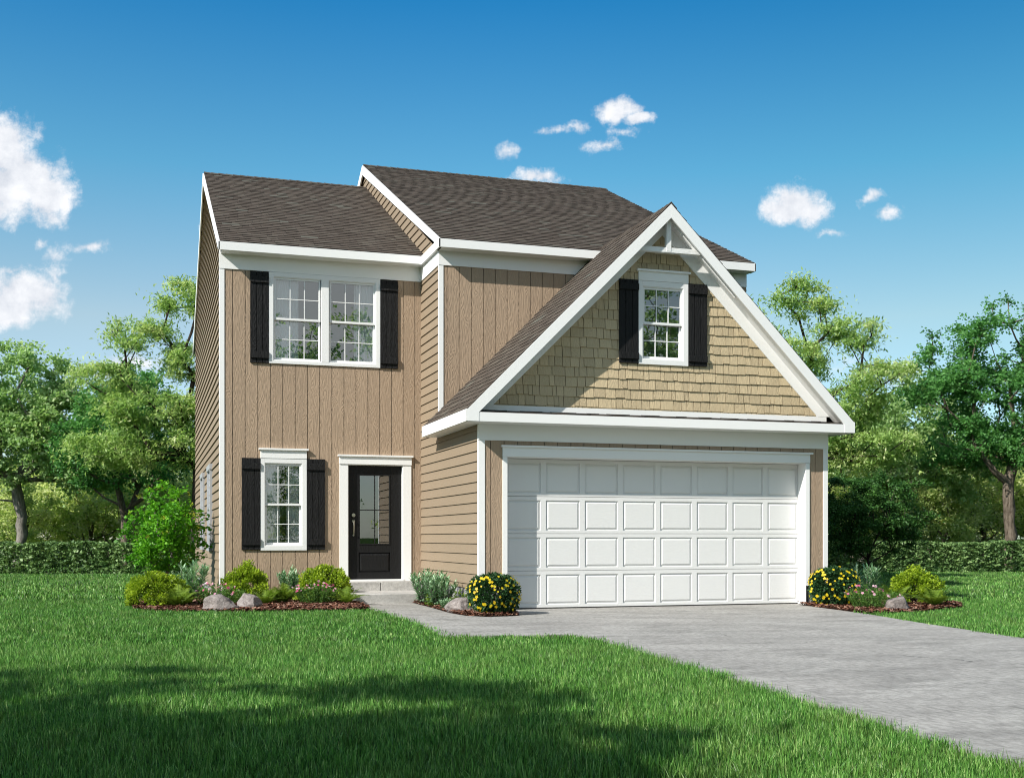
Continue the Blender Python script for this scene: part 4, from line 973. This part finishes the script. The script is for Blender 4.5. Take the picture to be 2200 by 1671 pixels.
# boulders
from mathutils import noise as mn
import bmesh
def boulder(seed, dims):
    bm = bmesh.new(); bmesh.ops.create_icosphere(bm, subdivisions=5, radius=1); rr_ = random.Random(seed)
    pl = [(Vector((rr_.gauss(0, 1), rr_.gauss(0, 1), rr_.gauss(0, .8))).normalized(), rr_.uniform(.55, .85)) for _ in range(11)]
    for v in bm.verts:
        p = v.co.normalized(); q = 1.0
        for n_, dd in pl:
            c = p.dot(n_)
            if c > 0: q = min(q, dd / c if c > .01 else 9)
        q = min(q, 1.05); p = p * q; s = Vector((seed * 3.1, 0, 0)); p += p.normalized() * (mn.fractal(p * 1.6 + s, 1, 2, 5) * .07 + mn.fractal(p * 9 + s, 1, 2, 3) * .015)
        v.co = Vector((p.x * dims[0], p.y * dims[1], p.z * dims[2] + dims[2] * .45))
    me = bpy.data.meshes.new('boulder'); bm.to_mesh(me); bm.free(); me.polygons.foreach_set('use_smooth', [True] * len(me.polygons)); me.materials.append(M['rock']); return me
for i, (x, y, dm, rz, lab) in enumerate([(.95, 16.86, (.31, .20, .165), .1, 'wider pinkish grey boulder at the front of the left bed'), (1.40, 17.10, (.25, .19, .19), 1.9, 'rounder grey boulder touching the wider one on its right'),
                           (4.13, 15.48, (.24, .17, .155), 2.6, 'pinkish boulder beside the walk left of the yellow flower bush'), (10.12, 13.98, (.28, .19, .18), .5, 'grey boulder in the bed right of the driveway')]):
    o = obj('boulder', boulder(100 + i, dm), None, (x, y, -.01)); o.rotation_euler.z = rz; tag(o, lab, 'boulder', 'garden boulders')

# ------------------------------------------------------------------ grass
def tuft(seed, nb, rad, h, w):
    r = np.random.default_rng(seed); V = []; A = []
    for _ in range(nb):
        a = r.random() * 6.28; q = r.random() ** .5 * rad; b = np.array([q * math.cos(a), q * math.sin(a), 0]); ln = r.uniform(0, .45) ; la = r.random() * 6.28; hh = h * r.uniform(.4, 1.2); ww = w * r.uniform(.7, 1.2)
        ld = np.array([math.cos(la), math.sin(la), 0]); fa = r.random() * 6.28; sd = np.array([math.cos(fa), math.sin(fa), 0]) * ww * .5
        m_ = b + np.array([0, 0, hh * .55]) + ld * hh * ln * .3; t = b + np.array([0, 0, hh * (1 - ln * .3)]) + ld * hh * ln; c = min(1, max(0, r.random() ** 1.15 + (seed % 5 - 2) * .13))
        if r.random() < .08: c = 1.0
        else: c *= .8
        V += [b - sd, b + sd, m_ + sd * .8, m_ - sd * .8, m_ - sd * .8, m_ + sd * .8, t + sd * .12, t - sd * .12]; A += [c] * 8
    V = np.array(V); return np_mesh('grass_tuft', V, np.arange(len(V)).reshape(-1, 4), LF['grass'], {'rnd': np.array(A)})
def scatter_grass(name, d0, d1, dens, seed, tufts, umin, umax, smin, smax):
    r = np.random.default_rng(seed); D_ = []; 
    area = (umax - umin) * (d1 * d1 - d0 * d0) / 2; n = int(area * dens); dd = np.sqrt(d0 * d0 + r.random(n) * (d1 * d1 - d0 * d0)); tt = r.uniform(umin, umax, n)
    x = math.sin(PSI) * dd + math.cos(PSI) * dd * tt; y = math.cos(PSI) * dd - math.sin(PSI) * dd * tt
    ok = np.ones(n, bool)
    for pl in (DRV, [(3.74, 0.5), (3.80, 4.45), (8.45, 4.45), (8.45, .5)], BED_L, BED_C, BED_R, [(XL - .05, 19.35), (4.6, 19.35), (4.48, 15.7), (10.15, 15.7), (10.15, 31.4), (XL - .05, 31.4)], [(3.0, 18), (4.5, 18), (4.5, 19.4), (3, 19.4)]): ok &= ~in_poly(x, y, pl)
    x, y = x[ok], y[ok]; n = len(x)
    me = bpy.data.meshes.new(name); me.vertices.add(n); me.vertices.foreach_set('co', np.column_stack([x, y, np.full(n, LAWN_Z)]).astype(np.float32).ravel()); me.update()
    hv = .5 + .5 * np.sin(x * 1.3 + np.sin(y * .9)) * np.sin(y * 1.1 + 1.0 + np.sin(x * .7))
    a = me.attributes.new('rot', 'FLOAT_VECTOR', 'POINT'); a.data.foreach_set('vector', np.column_stack([r.normal(size=n) * .1, r.normal(size=n) * .1, r.random(n) * 6.28]).astype(np.float32).ravel())
    a = me.attributes.new('sca', 'FLOAT', 'POINT'); a.data.foreach_set('value', (r.uniform(smin, smax, n) * (.85 + .3 * hv)).astype(np.float32))
    q = .5 * np.sin(x * 2.3 + 2 * np.sin(y * 1.7)) * np.sin(y * 2.9 + 2 * np.sin(x * 1.1)) + .5 * np.sin(x * 6.1 + y * 3.3) * np.sin(y * 7.7 - x * 2.1); a = me.attributes.new('tone', 'FLOAT', 'POINT'); a.data.foreach_set('value', np.clip(.2 + .4 * q + r.normal(size=n) * .22, 0, 1).astype(np.float32))
    o = obj(name, me); tag(o, kind='stuff', label='mown green lawn grass')
    g = bpy.data.node_groups.new(name, 'GeometryNodeTree'); g.interface.new_socket('Geometry', in_out='INPUT', socket_type='NodeSocketGeometry'); g.interface.new_socket('Geometry', in_out='OUTPUT', socket_type='NodeSocketGeometry')
    gi = g.nodes.new('NodeGroupInput'); go = g.nodes.new('NodeGroupOutput'); ip = g.nodes.new('GeometryNodeInstanceOnPoints'); mp = g.nodes.new('GeometryNodeMeshToPoints'); g.links.new(gi.outputs[0], mp.inputs[0]); g.links.new(mp.outputs[0], ip.inputs['Points'])
    jn = g.nodes.new('GeometryNodeGeometryToInstance')
    for tf in tufts:
        oi = g.nodes.new('GeometryNodeObjectInfo'); oi.inputs['Object'].default_value = tf; g.links.new(oi.outputs['Geometry'], jn.inputs[0])
    g.links.new(jn.outputs[0], ip.inputs['Instance']); ip.inputs['Pick Instance'].default_value = True
    ra = g.nodes.new('GeometryNodeInputNamedAttribute'); ra.data_type = 'FLOAT_VECTOR'; ra.inputs[0].default_value = 'rot'; g.links.new(ra.outputs[0], ip.inputs['Rotation'])
    sa = g.nodes.new('GeometryNodeInputNamedAttribute'); sa.data_type = 'FLOAT'; sa.inputs[0].default_value = 'sca'; g.links.new(sa.outputs[0], ip.inputs['Scale'])
    g.links.new(ip.outputs[0], go.inputs[0]); md = o.modifiers.new('grass', 'NODES'); md.node_group = g
    return o
tn = [bpy.data.objects.new('grass_tuft', tuft(200 + i, 30, .08, .064, .0044)) for i in range(5)]
tm = [bpy.data.objects.new('grass_tuft', tuft(210 + i, 32, .12, .064, .0080)) for i in range(4)]
tf_ = [bpy.data.objects.new('grass_tuft', tuft(220 + i, 36, .20, .072, .015)) for i in range(4)]
scatter_grass('lawn_grass', 3.6, 11, 370, 1, tn, -1.1, .75, .7, 1.3)
scatter_grass('lawn_grass', 11, 19, 130, 2, tm, -.85, .72, .8, 1.15)
scatter_grass('lawn_grass', 19, 46, 42, 3, tf_, -.75, .72, .8, 1.2)

# ------------------------------------------------------------------ sun, sky, camera
sun_to = Vector((-2.25, -1.0, 1.85)).normalized()          # towards the sun
el = math.asin(sun_to.z); rot = math.atan2(sun_to.x, sun_to.y)
sd = bpy.data.lights.new('sun', 'SUN'); sd.energy = 5.0; sd.angle = math.radians(.5); sd.color = (1, .955, .88)
so = bpy.data.objects.new('sun', sd); link(so, None, (-20, -10, 20)); so.rotation_euler = (-sun_to).to_track_quat('-Z', 'Y').to_euler()
W = bpy.data.worlds.new('World'); S.world = W; W.use_nodes = True; nt = W.node_tree; nt.nodes.clear(); L = nt.links
sky = N(nt, 'ShaderNodeTexSky', sky_type='NISHITA', sun_disc=False); sky.sun_elevation = el; sky.sun_rotation = rot; sky.air_density = 1.0; sky.dust_density = .6; sky.ozone_density = 2.5
tc = N(nt, 'ShaderNodeTexCoord').outputs['Generated']
def dot(v, w):
    n = N(nt, 'ShaderNodeVectorMath', operation='DOT_PRODUCT'); L.new(v, n.inputs[0]); n.inputs[1].default_value = w; return n.outputs['Value']
Fv = (math.sin(PSI), math.cos(PSI), 0); Rv = (math.cos(PSI), -math.sin(PSI), 0)
df = dot(tc, Fv); front_ = maths(nt, 'GREATER_THAN', df, .15); dfm = maths(nt, 'MAXIMUM', df, .15)
sx = maths(nt, 'DIVIDE', dot(tc, Rv), dfm); sz = maths(nt, 'DIVIDE', dot(tc, (0, 0, 1)), dfm)
cv = N(nt, 'ShaderNodeCombineXYZ'); L.new(sx, cv.inputs[0]); L.new(sz, cv.inputs[1])
wn = N(nt, 'ShaderNodeTexNoise'); wn.inputs['Scale'].default_value = 22; wn.inputs['Detail'].default_value = 7; wn.inputs['Roughness'].default_value = .62; L.new(cv.outputs[0], wn.inputs['Vector'])
wo = N(nt, 'ShaderNodeVectorMath', operation='MULTIPLY_ADD'); L.new(wn.outputs['Color'], wo.inputs[0]); wo.inputs[1].default_value = (.04, .03, 0); wo.inputs[2].default_value = (-.02, -.015, 0)
wc = N(nt, 'ShaderNodeVectorMath', operation='ADD'); L.new(cv.outputs[0], wc.inputs[0]); L.new(wo.outputs[0], wc.inputs[1])
CL = [(15, 300, 70, 62, 1.15), (50, 395, 102, 70, 1.2), (112, 425, 70, 52, 1.15), (5, 430, 60, 50, 1), (150, 440, 26, 40, .8), (20, 350, 50, 60, 1), (88, 517, 20, 16, .55), (120, 548, 32, 24, .5), (192, 532, 34, 12, .45), (125, 592, 22, 42, .5), (55, 630, 105, 52, 1.0), (0, 665, 80, 45, 1.0), (20, 577, 28, 12, .5),
      (1322, 238, 52, 28, .9), (1368, 258, 32, 15, .8), (1340, 284, 42, 14, .5), (1290, 312, 50, 15, .62), (1190, 279, 27, 12, .5), (1236, 272, 17, 13, .5), (1095, 318, 34, 24, .62), (1160, 384, 56, 20, .8),
      (1712, 436, 64, 42, 1.15), (1692, 454, 52, 32, 1.1), (1738, 452, 46, 34, 1), (1782, 500, 24, 9, .5), (1876, 426, 34, 20, .8), (1912, 463, 30, 15, .7), (270, 782, 80, 26, .7), (1920, 800, 120, 25, .3), (440, 495, 14, 22, .4)]
acc = None
for (u, v, rx, ry, st_) in CL:
    n1 = N(nt, 'ShaderNodeVectorMath', operation='SUBTRACT'); L.new(wc.outputs[0], n1.inputs[0]); n1.inputs[1].default_value = ((u - 1100) / 2478, (1155 - v) / 2478, 0)
    n2 = N(nt, 'ShaderNodeVectorMath', operation='MULTIPLY'); L.new(n1.outputs[0], n2.inputs[0]); n2.inputs[1].default_value = (2478 / rx / 1.25, 2478 / ry / 1.25, 0)
    n3 = N(nt, 'ShaderNodeVectorMath', operation='LENGTH'); L.new(n2.outputs[0], n3.inputs[0])
    g = maths(nt, 'MULTIPLY', maths(nt, 'SUBTRACT', 1.0, n3.outputs['Value']), st_)
    acc = g if acc is None else maths(nt, 'MAXIMUM', acc, g)
fb = noise(nt, cv.outputs[0], 34, 9, .66)
dens = maths(nt, 'ADD', acc, maths(nt, 'MULTIPLY', maths(nt, 'SUBTRACT', fb, .5), 2.0))
mr = N(nt, 'ShaderNodeMapRange', interpolation_type='SMOOTHSTEP'); L.new(dens, mr.inputs[0]); mr.inputs[1].default_value = .0; mr.inputs[2].default_value = .68
mask = maths(nt, 'MULTIPLY', mr.outputs[0], front_)
# lit tops, slightly grey-blue undersides: compare density a little towards the sun
cm = mapping(nt, cv.outputs[0], (1, 1, 1), (.012, -.010, 0)); fb2 = noise(nt, cm, 34, 6, .6)
shade = maths(nt, 'ADD', .55, maths(nt, 'MULTIPLY', maths(nt, 'SUBTRACT', fb, fb2), 1.6), clamp=True)
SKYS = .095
ccol = mixc(nt, shade, (4.6, 4.95, 5.6), (7.6, 7.7, 7.9))
elv = dot(tc, (0, 0, 1))
hz = N(nt, 'ShaderNodeMapRange'); L.new(elv, hz.inputs[0]); hz.inputs[1].default_value = .10; hz.inputs[2].default_value = .46
sr = ramp(nt, [(0, (.56, .56, .55)), (.22, (.64, .585, .485)), (.55, (.27, .545, .535)), (.92, (.05, .39, .53)), (1, (.05, .39, .53))]); L.new(hz.outputs[0], sr.inputs[0])
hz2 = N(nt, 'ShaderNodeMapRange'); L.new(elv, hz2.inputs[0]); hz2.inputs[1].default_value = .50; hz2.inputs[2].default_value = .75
tint = mixc(nt, hz2.outputs[0], sr.outputs[0], (.60, .60, .55)); skm = mixc(nt, 1.0, sky.outputs[0], tint, 'MULTIPLY'); skm = mixc(nt, 1.0, skm, (2.1, 2.16, 2.2), 'MULTIPLY')  # unseen overhead sky brightened to add ambient fill
hx = N(nt, 'ShaderNodeMapRange', interpolation_type='SMOOTHSTEP'); L.new(dot(tc, (math.cos(PSI), -math.sin(PSI), 0)), hx.inputs[0]); hx.inputs[1].default_value = -.1; hx.inputs[2].default_value = .45
skm = mixc(nt, 1.0, skm, mixc(nt, hx.outputs[0], (1, 1, 1), (.74, .84, .82)), 'MULTIPLY')
col = mixc(nt, mask, skm, ccol)
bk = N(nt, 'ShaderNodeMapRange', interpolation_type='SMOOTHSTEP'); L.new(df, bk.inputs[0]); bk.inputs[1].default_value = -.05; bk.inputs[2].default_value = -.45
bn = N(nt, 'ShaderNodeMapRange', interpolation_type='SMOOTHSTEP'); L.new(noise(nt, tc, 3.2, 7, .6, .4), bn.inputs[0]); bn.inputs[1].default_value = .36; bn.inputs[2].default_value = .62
col = mixc(nt, maths(nt, 'MULTIPLY', maths(nt, 'MULTIPLY', bk.outputs[0], bn.outputs[0]), .8), col, (5.6, 5.55, 5.3))  # unseen bright cloud behind the camera, added to lift light on the front
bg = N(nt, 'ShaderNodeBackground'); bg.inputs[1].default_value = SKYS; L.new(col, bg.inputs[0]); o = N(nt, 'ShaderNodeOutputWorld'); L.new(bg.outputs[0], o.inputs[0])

cd = bpy.data.cameras.new('camera'); cam = bpy.data.objects.new('camera', cd); link(cam, None, (0, 0, HC)); cam.rotation_euler = (math.pi / 2, 0, -PSI)
cd.sensor_fit = 'HORIZONTAL'; cd.sensor_width = 36; cd.lens = 2478 / 2200 * 36; cd.shift_y = (1155 - 835.5) / 2200; cd.clip_end = 3000; cd.clip_start = .05
S.camera = cam
S.view_settings.view_transform = 'Standard'; S.view_settings.look = 'None'; S.view_settings.gamma = 1; S.view_settings.exposure = .54
S.render.engine = 'CYCLES'
S.cycles.max_bounces = 8; S.cycles.transparent_max_bounces = 16; S.cycles.diffuse_bounces = 3; S.cycles.glossy_bounces = 4
S.cycles.use_denoising = True; S.cycles.filter_width = 1.05
